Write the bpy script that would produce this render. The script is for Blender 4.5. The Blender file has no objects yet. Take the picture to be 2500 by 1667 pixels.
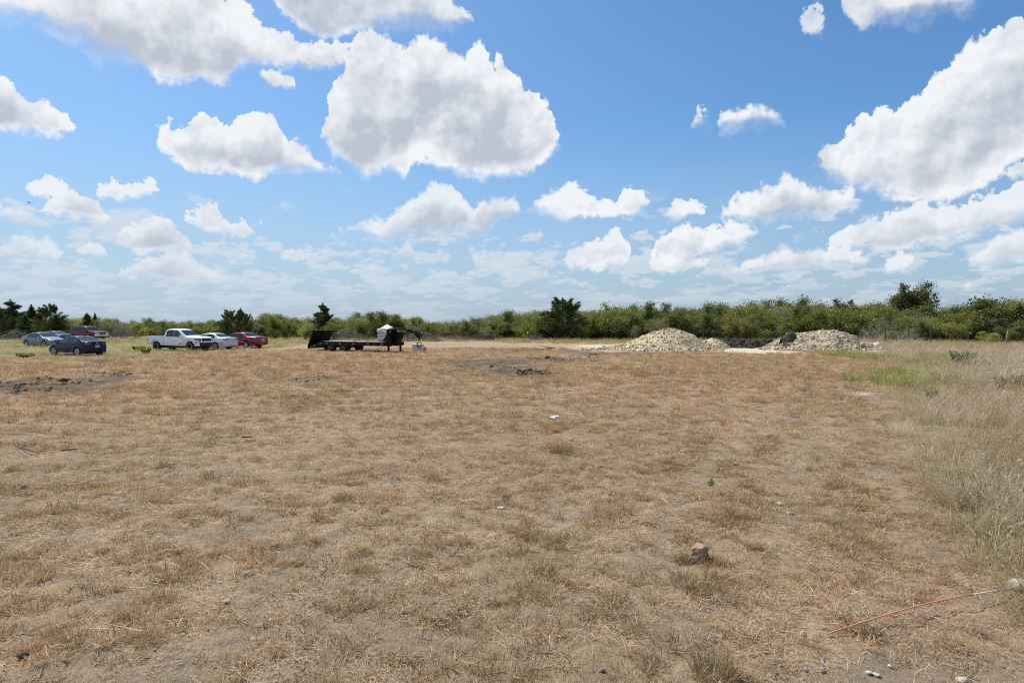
import bpy, bmesh, math, random
import numpy as np
from mathutils import Vector, Matrix, noise as mnoise

scene = bpy.context.scene
R = math.radians
random.seed(7)
RNG = np.random.default_rng(11)

# ------------------------------------------------------------------ camera
EYE = 2.45                                   # metres above the field
PITCH = math.atan((833.5 - 786.0) / 1667.0)  # about two degrees down
cam_data = bpy.data.cameras.new("camera")
cam_data.sensor_width = 36.0
cam_data.lens = 24.0
cam_data.clip_start = 0.1
cam_data.clip_end = 9000.0
cam = bpy.data.objects.new("camera", cam_data)
scene.collection.objects.link(cam)
cam.location = (0, 0, EYE)
cam.rotation_euler = (math.pi / 2 - PITCH, 0, 0)
scene.camera = cam

# ------------------------------------------------------------------ exposure
scene.view_settings.view_transform = 'Standard'
scene.view_settings.look = 'None'
scene.view_settings.exposure = 0.26
scene.view_settings.gamma = 1.0
scene.cycles.max_bounces = 6
scene.cycles.diffuse_bounces = 3
scene.cycles.glossy_bounces = 3
scene.cycles.transmission_bounces = 4
scene.cycles.transparent_max_bounces = 8
scene.cycles.use_denoising = False
scene.cycles.filter_width = 1.05

# ------------------------------------------------------------------ sun
SUN_EL, SUN_AZ = R(57), R(-48)               # azimuth from +Y, negative = left
sd = bpy.data.lights.new("sun", 'SUN')
sd.energy = 5.0
sd.angle = R(0.53)
sd.color = (1.0, 0.945, 0.86)
sun = bpy.data.objects.new("sun", sd)
scene.collection.objects.link(sun)
sdir = Vector((math.sin(SUN_AZ) * math.cos(SUN_EL), math.cos(SUN_AZ) * math.cos(SUN_EL), math.sin(SUN_EL)))
sun.rotation_euler = sdir.to_track_quat('Z', 'Y').to_euler()

# ------------------------------------------------------------------ node helper
class NT:
    def __init__(self, tree):
        self.t = tree
        self.n = tree.nodes
    def new(self, typ, **kw):
        nd = self.n.new(typ)
        for k, v in kw.items():
            setattr(nd, k, v)
        return nd
    def link(self, a, b):
        self.t.links.new(a, b)
    def _set(self, sock, v):
        if isinstance(v, bpy.types.NodeSocket):
            self.link(v, sock)
        elif v is not None:
            sock.default_value = v
    def math(self, op, a, b=None, c=None, clamp=False):
        nd = self.new('ShaderNodeMath', operation=op, use_clamp=clamp)
        self._set(nd.inputs[0], a)
        if b is not None: self._set(nd.inputs[1], b)
        if c is not None: self._set(nd.inputs[2], c)
        return nd.outputs[0]
    def vmath(self, op, a, b=None, s=None):
        nd = self.new('ShaderNodeVectorMath', operation=op)
        self._set(nd.inputs[0], a)
        if b is not None: self._set(nd.inputs[1], b)
        if s is not None: self._set(nd.inputs['Scale'], s)
        return nd.outputs['Value'] if op in ('LENGTH', 'DOT_PRODUCT', 'DISTANCE') else nd.outputs['Vector']
    def noise(self, vec, scale, detail=4.0, rough=0.55, dist=0.0, lac=2.0):
        nd = self.new('ShaderNodeTexNoise')
        if vec is not None: self.link(vec, nd.inputs['Vector'])
        self._set(nd.inputs['Scale'], scale)
        nd.inputs['Detail'].default_value = detail
        nd.inputs['Roughness'].default_value = rough
        nd.inputs['Distortion'].default_value = dist
        nd.inputs['Lacunarity'].default_value = lac
        return nd.outputs['Fac']
    def noise_col(self, vec, scale, detail=2.0):
        nd = self.new('ShaderNodeTexNoise')
        self.link(vec, nd.inputs['Vector'])
        self._set(nd.inputs['Scale'], scale)
        nd.inputs['Detail'].default_value = detail
        return nd.outputs['Color']
    def rng(self, v, a, b, c=0.0, d=1.0, smooth=True):
        nd = self.new('ShaderNodeMapRange', interpolation_type='SMOOTHSTEP' if smooth else 'LINEAR')
        self._set(nd.inputs['Value'], v)
        for nm, x in (('From Min', a), ('From Max', b), ('To Min', c), ('To Max', d)):
            self._set(nd.inputs[nm], x)
        return nd.outputs['Result']
    def mix(self, f, a, b, blend='MIX'):
        nd = self.new('ShaderNodeMix', data_type='RGBA', blend_type=blend)
        self._set(nd.inputs['Factor'], f)
        self._set(nd.inputs['A'] if False else nd.inputs[6], a if isinstance(a, bpy.types.NodeSocket) else (*a, 1.0) if len(a) == 3 else a)
        self._set(nd.inputs[7], b if isinstance(b, bpy.types.NodeSocket) else (*b, 1.0) if len(b) == 3 else b)
        return nd.outputs[2]
    def fmix(self, f, a, b):
        nd = self.new('ShaderNodeMix', data_type='FLOAT')
        self._set(nd.inputs[0], f); self._set(nd.inputs[2], a); self._set(nd.inputs[3], b)
        return nd.outputs[0]
    def attr(self, name, kind='GEOMETRY'):
        nd = self.new('ShaderNodeAttribute', attribute_name=name, attribute_type=kind)
        return nd

# ------------------------------------------------------------------ where things stand on the field
def ray(u, v):
    """direction of a point of the photograph (2500 x 1667)"""
    x = (u - 1250.0) / 1667.0
    z = -(v - 833.5) / 1667.0
    return Vector((x, math.cos(PITCH) + z * math.sin(PITCH), -math.sin(PITCH) + z * math.cos(PITCH)))
def spot(u, v):
    """the place on level ground seen there"""
    d = ray(u, v)
    t = -EYE / d.z
    return Vector((d.x * t, d.y * t, 0.0))
def azel(u, v):
    d = ray(u, v).normalized()
    return math.degrees(math.atan2(d.x, d.y)), math.degrees(math.asin(d.z))
# ------------------------------------------------------------------ sky: Sky Texture with cumulus built in direction space
world = bpy.data.worlds.new("World")
scene.world = world
world.use_nodes = True
world.cycles.sampling_method = 'MANUAL'
world.cycles.sample_map_resolution = 1024
w = NT(world.node_tree)
w.n.clear()
SKY_STRENGTH = 0.1
sky = w.new('ShaderNodeTexSky', sky_type='NISHITA')
sky.sun_disc = False
sky.sun_elevation = SUN_EL
sky.sun_rotation = SUN_AZ
sky.altitude = 200.0
sky.air_density = 1.0
sky.dust_density = 1.4
sky.ozone_density = 3.0
geo = w.new('ShaderNodeTexCoord')
D = w.vmath('NORMALIZE', geo.outputs['Generated'])
sx = w.new('ShaderNodeSeparateXYZ'); w.link(D, sx.inputs[0])
DX, DY, DZ = sx.outputs
AZ = w.math('MULTIPLY', w.math('ARCTAN2', DX, DY), 180 / math.pi)
EL = w.math('MULTIPLY', w.math('ARCSINE', DZ), 180 / math.pi)

# billows: the same direction-space noise feeds every cloud; a second sample, moved towards the sun, gives the lit sides
N1 = w.noise(D, 9.0, 6.0, 0.52)
N2 = w.noise(D, 42.0, 5.0, 0.6)
sunside = (sdir.normalized() * 0.016)
Dl = w.vmath('ADD', D, tuple(sunside))
N1b = w.noise(Dl, 9.0, 6.0, 0.52)
N2b = w.noise(w.vmath('ADD', D, tuple(sdir.normalized() * 0.006)), 38.0, 4.0, 0.58)
n1 = w.math('SUBTRACT', N1, 0.5)
n2 = w.math('SUBTRACT', N2, 0.5)
n3 = w.math('SUBTRACT', w.noise(D, 120.0, 3.0, 0.6), 0.5)
NW = w.noise(D, 6.5, 2.0, 0.5)
N4 = w.noise(D, 19.0, 4.0, 0.5)
N4b = w.noise(w.vmath('ADD', D, tuple(sdir.normalized() * 0.011)), 19.0, 4.0, 0.5)
BUMP = w.math('ADD', w.math('MULTIPLY', w.math('SUBTRACT', N1, N1b), 1.8), w.math('MULTIPLY_ADD', w.math('SUBTRACT', N4, N4b), 1.9, w.math('MULTIPLY', w.math('SUBTRACT', N2, N2b), 0.8)))
# small wander of the outlines
WV = w.noise_col(D, 22.0, 4.0)
wx = w.new('ShaderNodeSeparateXYZ'); w.link(WV, wx.inputs[0])
AZw = w.math('ADD', AZ, w.math('MULTIPLY', w.math('SUBTRACT', wx.outputs[0], 0.5), 1.8))
ELw = w.math('ADD', EL, w.math('MULTIPLY', w.math('SUBTRACT', wx.outputs[1], 0.5), 1.6))
AZ0, AZ1 = -45.0, 45.0
EL0, EL1 = -2.0, 40.0
AZN = w.math('DIVIDE', w.math('SUBTRACT', AZw, AZ0), AZ1 - AZ0)

def curve(pts):
    """a Float Curve over azimuth returning elevation"""
    nd = w.new('ShaderNodeFloatCurve')
    m = nd.mapping
    m.use_clip = True
    m.extend = 'HORIZONTAL'
    c = m.curves[0]
    pts = sorted(pts)
    out = []
    for a, e in pts:
        x = min(max((a - AZ0) / (AZ1 - AZ0), 0.0), 1.0)
        y = min(max((e - EL0) / (EL1 - EL0), 0.0), 1.0)
        if out and x - out[-1][0] < 0.0012:
            x = out[-1][0] + 0.0012
        out.append((x, y))
    c.points[0].location = out[0]
    c.points[1].location = out[-1]
    for p in out[1:-1]:
        c.points.new(*p)
    for p in c.points:
        p.handle_type = 'VECTOR'
    m.update()
    w.link(AZN, nd.inputs['Value'])
    nd.inputs['Factor'].default_value = 1.0
    return w.math('MULTIPLY_ADD', nd.outputs['Value'], EL1 - EL0, EL0)

K = 2500.0 / 2352.0
def outline(pl):
    return [azel(x * K, y * K) for x, y in pl]

def layer(clouds):
    """clouds: list of (top outline, bottom outline), apart from each other in azimuth"""
    items = []
    for top, bot in sorted(clouds, key=lambda c: min(c[0][0][0], c[1][0][0])):
        t, b = outline(top), outline(bot)
        items.append((t, b, min(t[0][0], b[0][0]), max(t[-1][0], b[-1][0])))
    T, B = [], []
    for i, (t, b, a0, a1) in enumerate(items):
        g0 = a0 - items[i - 1][3] if i else 9.0
        g1 = items[i + 1][2] - a1 if i + 1 < len(items) else 9.0
        mid0 = (t[0][1] + b[0][1]) / 2; mid1 = (t[-1][1] + b[-1][1]) / 2
        for L, q, s in ((T, t, -1), (B, b, 1)):
            L.append((a0 - min(0.6, g0 * 0.42), mid0 + s * 1.6))
            L.append((a0 - min(0.05, g0 * 0.1), q[0][1] + s * 0.05))
            L += [(a, e) for a, e in q if a0 < a < a1]
            L.append((a1 + min(0.05, g1 * 0.1), q[-1][1] + s * 0.05))
            L.append((a1 + min(0.6, g1 * 0.42), mid1 + s * 1.6))
    return curve(T), curve(B)

def shade(dt, db, amp1, amp2, bias, soft, core, greymax):
    """alpha and tone (0 lit, 1 grey base) of one layer of cloud"""
    rough = w.math('ADD', w.math('MULTIPLY', n1, amp1), w.math('MULTIPLY', n2, amp2))
    dtn = w.math('ADD', dt, w.math('ADD', rough, bias))
    dbn = w.math('ADD', db, w.math('MULTIPLY_ADD', rough, 0.7, bias))
    d = w.math('ADD', w.math('SMOOTH_MIN', dtn, dbn, 0.3), w.math('MULTIPLY', n3, 0.95))
    ragged = w.math('MULTIPLY', w.rng(w.math('SUBTRACT', dtn, dbn), -1.0, 1.5, 0.55, 2.0), w.rng(NW, 0.40, 0.64, 0.6, 2.3))
    alpha = w.rng(d, 0.0, w.math('MULTIPLY', ragged, soft))
    thick = w.rng(w.math('MULTIPLY_ADD', rough, 0.6, w.math('SMOOTH_MIN', w.math('MULTIPLY', dt, 0.8), w.math('MULTIPLY', db, 2.4), 0.5)), 0.1, core)
    g = w.math('MULTIPLY', thick, greymax)
    g = w.math('SUBTRACT', g, w.math('MULTIPLY', BUMP, 0.9))
    g = w.math('SUBTRACT', g, w.math('MULTIPLY', n1, 1.2))
    g = w.math('ADD', g, w.math('MULTIPLY_ADD', w.math('SUBTRACT', N4, 0.5), -1.1, 0.06))
    return alpha, g

WHITE = (0.74, 0.765, 0.79)
GREY = (0.42, 0.465, 0.54)
def scale3(c, k):
    return tuple(x * k for x in c)

LAYERS = []
# -- outlines read off the photograph, as (top, bottom)
L1 = [
 ([(-90, -60), (480, -60), (512, 20), (545, 3), (600, 48), (640, 80), (690, 92), (720, 78), (765, 82), (820, 128)],
  [(-90, 60), (60, 62), (100, 88), (150, 110), (200, 130), (240, 162), (330, 176), (400, 196), (450, 190), (520, 190), (560, 165), (600, 155), (700, 152), (760, 160), (820, 140)]),
 ([(1657, 282), (1670, 260), (1700, 245), (1740, 241), (1780, 254), (1808, 280)], [(1657, 294), (1740, 299), (1808, 292)]),
 ([(1940, -60), (2320, -60)], [(1940, 22), (1965, 62), (1980, 80), (2000, 66), (2060, 70), (2120, 66), (2160, 46), (2220, 38), (2320, -20)]),
]
L2 = [
 ([(-60, 180), (0, 182), (30, 195), (50, 222), (70, 255), (110, 262), (140, 270), (162, 288)], [(-60, 300), (0, 300), (100, 306), (162, 297)]),
 ([(365, 330), (378, 288), (392, 320), (405, 308), (430, 283), (470, 278), (510, 283), (520, 305), (560, 285), (590, 273), (640, 278), (652, 330), (680, 322), (720, 343), (745, 365), (782, 394)],
  [(365, 335), (392, 352), (430, 375), (500, 390), (560, 400), (640, 395), (680, 410), (740, 405), (782, 402)]),
 ([(1230, 458), (1260, 447), (1300, 439), (1340, 455), (1380, 475), (1415, 475), (1430, 448), (1465, 436), (1497, 460)],
  [(1230, 482), (1300, 490), (1370, 492), (1420, 492), (1450, 497), (1497, 474)]),
 ([(1525, 480), (1550, 465), (1590, 468), (1622, 484)], [(1525, 488), (1550, 505), (1622, 488)]),
 ([(1645, 490), (1700, 465), (1740, 440), (1790, 420), (1808, 408), (1840, 424), (1870, 435), (1900, 425), (1960, 440), (1978, 468)],
  [(1645, 502), (1700, 506), (1800, 512), (1900, 500), (1978, 478)]),
]
L3 = [
 ([(592, 178), (630, 163), (672, 172)], [(592, 186), (630, 210), (672, 203)]),
 ([(738, 300), (750, 250), (765, 200), (785, 185), (800, 150), (815, 90), (850, 72), (890, 80), (915, 110), (935, 115), (955, 95), (1010, 83), (1040, 100), (1070, 130), (1080, 105), (1100, 95), (1145, 112), (1140, 160), (1200, 210), (1240, 235), (1265, 265), (1285, 305)],
  [(738, 320), (760, 355), (800, 400), (840, 411), (880, 402), (935, 400), (942, 362), (990, 365), (1040, 380), (1060, 410), (1110, 416), (1150, 407), (1200, 400), (1240, 370), (1285, 318)]),
 ([(1500, 580), (1520, 550), (1545, 520), (1580, 514), (1620, 525), (1660, 510), (1735, 520)], [(1500, 590), (1560, 602), (1640, 577), (1735, 545)]),
 ([(1863, 368), (1880, 343), (1910, 314), (1925, 318), (1960, 298), (1995, 268), (2030, 263), (2045, 275), (2080, 255), (2118, 240), (2130, 198), (2160, 178), (2210, 130), (2250, 78), (2300, 56), (2352, 38), (2440, 10)],
  [(1863, 385), (1890, 420), (1960, 444), (2050, 460), (2150, 458), (2220, 436), (2280, 405), (2352, 350), (2440, 300)]),
]
L4 = [
 ([(60, 428), (120, 430), (175, 440)], [(60, 436), (120, 446), (175, 450)]),
 ([(220, 440), (250, 428), (290, 420), (358, 432)], [(220, 443), (290, 451), (358, 441)]),
 ([(430, 506), (475, 485), (505, 500), (530, 512), (560, 510), (597, 530)], [(430, 514), (480, 533), (597, 540)]),
 ([(618, -10), (660, -60), (960, -60), (1000, -10), (1060, 18), (1085, 36)], [(618, 5), (680, 52), (720, 78), (765, 82), (800, 70), (860, 60), (900, 66), (950, 80), (1000, 72), (1040, 60), (1085, 44)]),
 ([(1290, 606), (1320, 580), (1360, 565), (1400, 555), (1430, 546)], [(1290, 614), (1360, 612), (1430, 606)]),
 ([(1910, 555), (1970, 530), (2010, 513), (2060, 490), (2110, 470), (2160, 490), (2210, 480), (2260, 460), (2352, 438), (2440, 420)],
  [(1910, 575), (2050, 574), (2150, 562), (2250, 532), (2352, 505), (2440, 490)]),
]
L5 = [
 ([(-60, 485), (0, 482), (75, 486)], [(-60, 505), (0, 503), (75, 494)]),
 ([(95, 480), (120, 460), (170, 452), (215, 460), (252, 492)], [(95, 484), (170, 494), (252, 500)]),
 ([(262, 552), (290, 530), (350, 514), (400, 530), (450, 562)], [(262, 556), (350, 577), (450, 570)]),
 ([(650, 580), (700, 578), (745, 562), (765, 570)], [(650, 588), (700, 593), (765, 586)]),
 ([(780, 526), (830, 515), (890, 515), (930, 490), (945, 460), (985, 444), (1012, 433), (1050, 445), (1080, 470), (1086, 500), (1110, 465), (1150, 455), (1190, 464)],
  [(780, 536), (860, 550), (950, 557), (1050, 557), (1110, 552), (1135, 512), (1190, 488)]),
 ([(1500, 596), (1560, 588), (1640, 600)], [(1500, 612), (1560, 616), (1640, 612)]),
 ([(1660, 622), (1720, 605), (1780, 592), (1850, 570), (1920, 580), (2000, 592)], [(1660, 634), (1750, 634), (1900, 618), (2000, 604)]),
 ([(2030, 608), (2065, 586), (2097, 594)], [(2030, 618), (2065, 626), (2097, 612)]),
 ([(2230, 600), (2280, 570), (2300, 545), (2352, 533), (2440, 530)], [(2230, 608), (2300, 611), (2352, 606), (2440, 600)]),
]
L6 = [
 ([(-60, 560), (0, 560), (50, 548), (90, 560), (140, 576)], [(-60, 600), (0, 602), (90, 604), (140, 598)]),
 ([(155, 570), (190, 558), (236, 580)], [(155, 582), (236, 588)]),
 ([(275, 632), (320, 608), (380, 594), (450, 598), (540, 640)], [(275, 640), (400, 650), (540, 650)]),
 ([(545, 588), (575, 574), (602, 588)], [(545, 594), (602, 598)]),
 ([(905, 588), (940, 560), (980, 552), (1040, 575), (1070, 560), (1120, 574)], [(905, 602), (980, 610), (1040, 602), (1120, 592)]),
 ([(975, 655), (1030, 625), (1100, 604), (1175, 622)], [(975, 664), (1100, 662), (1175, 645)]),
 ([(1195, 640), (1215, 618), (1250, 630)], [(1195, 648), (1250, 648)]),
 ([(2210, 648), (2260, 634), (2300, 640)], [(2210, 656), (2300, 652)]),
]
L7 = [
 ([(366, 315), (380, 286), (396, 300)], [(366, 330), (380, 345), (396, 350)]),
 ([(1592, 290), (1612, 270), (1638, 263)], [(1592, 295), (1615, 290), (1638, 276)]),
 ([(1848, 60), (1868, 16), (1895, 14)], [(1848, 85), (1872, 104), (1895, 66)]),
 ([(2312, 395), (2335, 372), (2400, 360)], [(2312, 405), (2340, 408), (2400, 400)]),
]
# -- the far rows towards the horizon and the sky behind the viewer: a flat cloud deck seen in perspective
zc = w.math('MAXIMUM', EL, 0.0)
comb = w.new('ShaderNodeCombineXYZ')
w.link(w.math('MULTIPLY', AZ, 0.13), comb.inputs[0])
w.link(w.math('MULTIPLY', w.math('LOGARITHM', w.math('ADD', zc, 3.0), 2.0), 1.75), comb.inputs[1])
deck = comb.outputs[0]
def low_row(scale, seed):
    v = w.vmath('ADD', w.vmath('MULTIPLY', deck, (scale, scale, 1.0)), (seed, seed * 1.7, seed * 0.3))
    n = w.noise(v, 1.0, 6.0, 0.58)
    nb = w.noise(w.vmath('ADD', v, (-0.06, 0.10, 0.0)), 1.0, 5.0, 0.58)
    return n, w.math('SUBTRACT', n, nb)
nA, eA = low_row(1.5, 3.3)
nB, eB = low_row(2.9, 7.7)
eA = w.math('ADD', eA, w.math('MULTIPLY', eB, 0.8))
front = w.rng(w.math('ABSOLUTE', AZ), 44.0, 60.0)          # hand-shaped clouds fill the view ahead
cover = w.math('ADD', w.rng(EL, 12.0, 4.0, -0.02, 0.11), w.math('MULTIPLY', front, 0.10))
aLow = w.math('MAXIMUM', w.rng(w.math('ADD', nA, cover), 0.61, 0.70), w.rng(w.math('ADD', nB, cover), 0.615, 0.69))
aLow = w.math('MULTIPLY', aLow, w.rng(EL, 0.2, 5.0, 0.30, 0.78))
aLow = w.math('MULTIPLY', aLow, w.math('MAXIMUM', w.rng(EL, 11.5, 7.0), front))
gLow = w.math('SUBTRACT', 0.30, w.math('MULTIPLY', eA, 2.2))

# sky colour first
SK = w.mix(1.0, sky.outputs['Color'], (0.61, 0.93, 1.14), blend='MULTIPLY')
haze_f = w.rng(EL, 0.0, 17.0, 0.62, 0.0)
left_f = w.rng(AZ, -50.0, 30.0, 0.16, 0.0)
SK = w.mix(w.math('ADD', haze_f, left_f, clamp=True), SK, scale3((0.41, 0.49, 0.60), 1 / SKY_STRENGTH))
col = SK
def over(col, alpha, g, hazed=0.0, opacity=1.0):
    c = w.mix(w.math('MAXIMUM', g, 0.0, clamp=True), scale3(WHITE, 1 / SKY_STRENGTH), scale3(GREY, 1 / SKY_STRENGTH))
    if hazed:
        c = w.mix(hazed, c, scale3((0.47, 0.555, 0.635), 1 / SKY_STRENGTH))
    return w.mix(w.math('MULTIPLY', alpha, opacity), col, c)
col = over(col, aLow, gLow, 0.52)
for clouds, a1, a2, bias, soft, core, gm, hz, op in (
    (L7, 5.0, 7.0, 0.30, 1.3, 3.0, 0.2, 0.0, 0.85),
    (L6, 1.2, 1.8, 0.34, 0.55, 1.0, 0.62, 0.32, 0.80),
    (L5, 1.8, 2.2, 0.38, 0.50, 1.2, 0.68, 0.18, 0.95),
    (L4, 1.9, 2.4, 0.42, 0.55, 1.5, 0.68, 0.10, 0.95),
    (L2, 2.6, 2.5, 0.42, 0.52, 1.9, 0.70, 0.02, 1.0),
    (L1, 3.4, 2.8, 0.34, 0.75, 3.2, 0.68, 0.0, 1.0),
    (L3, 3.2, 2.8, 0.32, 0.50, 4.4, 0.70, 0.0, 1.0)):
    top, bot = layer(clouds)
    a, g = shade(w.math('SUBTRACT', top, ELw), w.math('SUBTRACT', ELw, bot), a1, a2, bias, soft, core, gm)
    ahead = w.rng(w.math('ABSOLUTE', AZ), 45.0, 43.0)
    col = over(col, w.math('MULTIPLY', a, ahead), g, hz, op)
below = w.rng(EL, -1.5, -4.0)
col = w.mix(below, col, scale3((0.30, 0.25, 0.19), 1 / SKY_STRENGTH))
bg = w.new('ShaderNodeBackground')
w.link(col, bg.inputs['Color'])
bg.inputs['Strength'].default_value = SKY_STRENGTH
wo = w.new('ShaderNodeOutputWorld')
w.link(bg.outputs[0], wo.inputs['Surface'])
# ------------------------------------------------------------------ noise on arrays
def _h(ix, iy, seed):
    n = (ix.astype(np.int64) * 374761393 + iy.astype(np.int64) * 668265263 + seed * 1442695041) & 0xFFFFFFFF
    n = ((n ^ (n >> 13)) * 1274126177) & 0xFFFFFFFF
    n = (n ^ (n >> 16)) & 0xFFFFFF
    return n / float(0xFFFFFF)
def vnoise(x, y, seed=0):
    x = np.asarray(x, float); y = np.asarray(y, float)
    ix = np.floor(x); iy = np.floor(y)
    fx = x - ix; fy = y - iy
    fx = fx * fx * (3 - 2 * fx); fy = fy * fy * (3 - 2 * fy)
    a = _h(ix, iy, seed); b = _h(ix + 1, iy, seed); c = _h(ix, iy + 1, seed); d = _h(ix + 1, iy + 1, seed)
    return (a * (1 - fx) + b * fx) * (1 - fy) + (c * (1 - fx) + d * fx) * fy
def fbm(x, y, seed=0, octv=4, gain=0.5):
    s = 0; a = 1.0; t = 0
    x = np.asarray(x, float); y = np.asarray(y, float)
    for i in range(octv):
        s = s + a * vnoise(x * 2 ** i + 17.3 * i, y * 2 ** i - 9.1 * i, seed + i * 13)
        t += a; a *= gain
    return s / t
def sstep(a, b, v):
    t = np.clip((np.asarray(v, float) - a) / (b - a), 0, 1)
    return t * t * (3 - 2 * t)

# ------------------------------------------------------------------ mesh helpers
def link(o, parent=None):
    scene.collection.objects.link(o)
    if parent is not None:
        o.parent = parent
    return o
def np_mesh(name, V, F, mats=(), smooth=False, fm=None):
    """V (n,3); F list of arrays (m,k) with k corners each"""
    me = bpy.data.meshes.new(name)
    V = np.asarray(V, np.float32)
    if not isinstance(F, list): F = [F]
    F = [np.asarray(f, np.int32) for f in F if len(f)]
    idx = np.concatenate([f.ravel() for f in F]) if F else np.zeros(0, np.int32)
    tot = np.concatenate([np.full(len(f), f.shape[1], np.int32) for f in F]) if F else np.zeros(0, np.int32)
    st = np.concatenate([[0], np.cumsum(tot)[:-1]]).astype(np.int32) if len(tot) else tot
    me.vertices.add(len(V)); me.vertices.foreach_set('co', V.ravel())
    me.loops.add(len(idx)); me.loops.foreach_set('vertex_index', idx)
    me.polygons.add(len(tot)); me.polygons.foreach_set('loop_start', st)
    if smooth:
        me.polygons.foreach_set('use_smooth', np.ones(len(tot), bool))
    for m in mats: me.materials.append(m)
    if fm is not None:
        me.polygons.foreach_set('material_index', np.asarray(fm, np.int32))
    me.update(calc_edges=True)
    me.validate()
    return me
def fattr(me, name, vals):
    a = me.attributes.new(name, 'FLOAT', 'POINT')
    a.data.foreach_set('value', np.asarray(vals, np.float32))

class MB:
    """collects shapes into one mesh"""
    def __init__(self):
        self.v = []; self.f = []; self.mi = []; self.sm = []
    def add(self, vs, fs, mi=0, sm=False):
        o = len(self.v)
        self.v += [tuple(p) for p in vs]
        self.f += [tuple(i + o for i in f) for f in fs]
        self.mi += [mi] * len(fs); self.sm += [sm] * len(fs)
    def box(self, c, s, rot=None, mi=0, taper=1.0):
        x, y, z = s[0] / 2, s[1] / 2, s[2] / 2
        vs = [Vector((a * x * (taper if c2 > 0 else 1), b * y * (taper if c2 > 0 else 1), c2 * z)) for c2 in (-1, 1) for a, b in ((-1, -1), (1, -1), (1, 1), (-1, 1))]
        if rot is not None: vs = [rot @ p for p in vs]
        vs = [p + Vector(c) for p in vs]
        self.add(vs, [(3, 2, 1, 0), (4, 5, 6, 7), (0, 1, 5, 4), (1, 2, 6, 5), (2, 3, 7, 6), (3, 0, 4, 7)], mi)
    def bbox(self, c, s, bev=0.02, rot=None, mi=0):
        """box with chamfered edges"""
        bm = bmesh.new()
        bmesh.ops.create_cube(bm, size=1.0)
        bmesh.ops.scale(bm, vec=Vector(s), verts=bm.verts)
        bmesh.ops.bevel(bm, geom=bm.edges[:], offset=min(bev, min(s) * 0.45), segments=2, affect='EDGES', profile=0.5)
        vs = [v.co.copy() for v in bm.verts]
        if rot is not None: vs = [rot @ p for p in vs]
        self.add([p + Vector(c) for p in vs], [tuple(v.index for v in f.verts) for f in bm.faces], mi)
        bm.free()
    def prism(self, pts, y0, y1, mi=0):
        """polygon in x,z pulled from y0 to y1"""
        n = len(pts)
        vs = [(x, y0, z) for x, z in pts] + [(x, y1, z) for x, z in pts]
        fs = [tuple(range(n))[::-1], tuple(range(n, 2 * n))] + [(i, (i + 1) % n, (i + 1) % n + n, i + n) for i in range(n)]
        area = sum(pts[i][0] * pts[(i + 1) % n][1] - pts[(i + 1) % n][0] * pts[i][1] for i in range(n))
        if area * (y1 - y0) > 0: fs = [f[::-1] for f in fs]
        self.add(vs, fs, mi)
    def tube(self, pts, r, seg=8, mi=0, cap=True, sm=True):
        pts = [Vector(p) for p in pts]
        rs = r if isinstance(r, (list, tuple)) else [r] * len(pts)
        rings = []
        up = Vector((0.3, 0.2, 1)).normalized()
        vs = []
        for i, p in enumerate(pts):
            d = (pts[min(i + 1, len(pts) - 1)] - pts[max(i - 1, 0)])
            if d.length < 1e-9: d = Vector((0, 0, 1))
            d.normalize()
            a = d.cross(up)
            if a.length < 1e-3: a = d.cross(Vector((1, 0, 0)))
            a.normalize(); b = d.cross(a).normalized()
            for k in range(seg):
                t = 2 * math.pi * k / seg
                vs.append(p + a * (math.cos(t) * rs[i]) + b * (math.sin(t) * rs[i]))
        fs = []
        for i in range(len(pts) - 1):
            for k in range(seg):
                k2 = (k + 1) % seg
                fs.append((i * seg + k, i * seg + k2, (i + 1) * seg + k2, (i + 1) * seg + k))
        self.add(vs, fs, mi, sm)
        if cap:
            o = len(self.v) - len(vs)
            self.f.append(tuple(o + k for k in range(seg))[::-1]); self.mi.append(mi); self.sm.append(False)
            self.f.append(tuple(o + (len(pts) - 1) * seg + k for k in range(seg))); self.mi.append(mi); self.sm.append(False)
    def lathe(self, prof, axis='y', c=(0, 0, 0), seg=28, mi=0, sm=True):
        """prof: (radius, along-axis) pairs"""
        vs = []
        for r, a in prof:
            for k in range(seg):
                t = 2 * math.pi * k / seg
                if axis == 'y': p = (r * math.cos(t), a, r * math.sin(t))
                elif axis == 'z': p = (r * math.cos(t), r * math.sin(t), a)
                else: p = (a, r * math.cos(t), r * math.sin(t))
                vs.append((p[0] + c[0], p[1] + c[1], p[2] + c[2]))
        fs = []
        for i in range(len(prof) - 1):
            for k in range(seg):
                k2 = (k + 1) % seg
                fs.append((i * seg + k, i * seg + k2, (i + 1) * seg + k2, (i + 1) * seg + k))
        self.add(vs, fs, mi, sm)
    def mesh(self, name, mats):
        me = bpy.data.meshes.new(name)
        me.from_pydata([tuple(p) for p in self.v], [], self.f)
        for m in (mats if isinstance(mats, (list, tuple)) else [mats]): me.materials.append(m)
        me.polygons.foreach_set('material_index', self.mi)
        me.polygons.foreach_set('use_smooth', self.sm)
        me.update()
        return me
    def build(self, name, mats, parent=None, loc=None, fix=True):
        me = self.mesh(name, mats)
        if fix:
            bm = bmesh.new(); bm.from_mesh(me)
            bmesh.ops.recalc_face_normals(bm, faces=bm.faces)
            bm.to_mesh(me); bm.free()
        o = bpy.data.objects.new(name, me)
        link(o, parent)
        if loc is not None: o.location = loc
        return o

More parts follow.
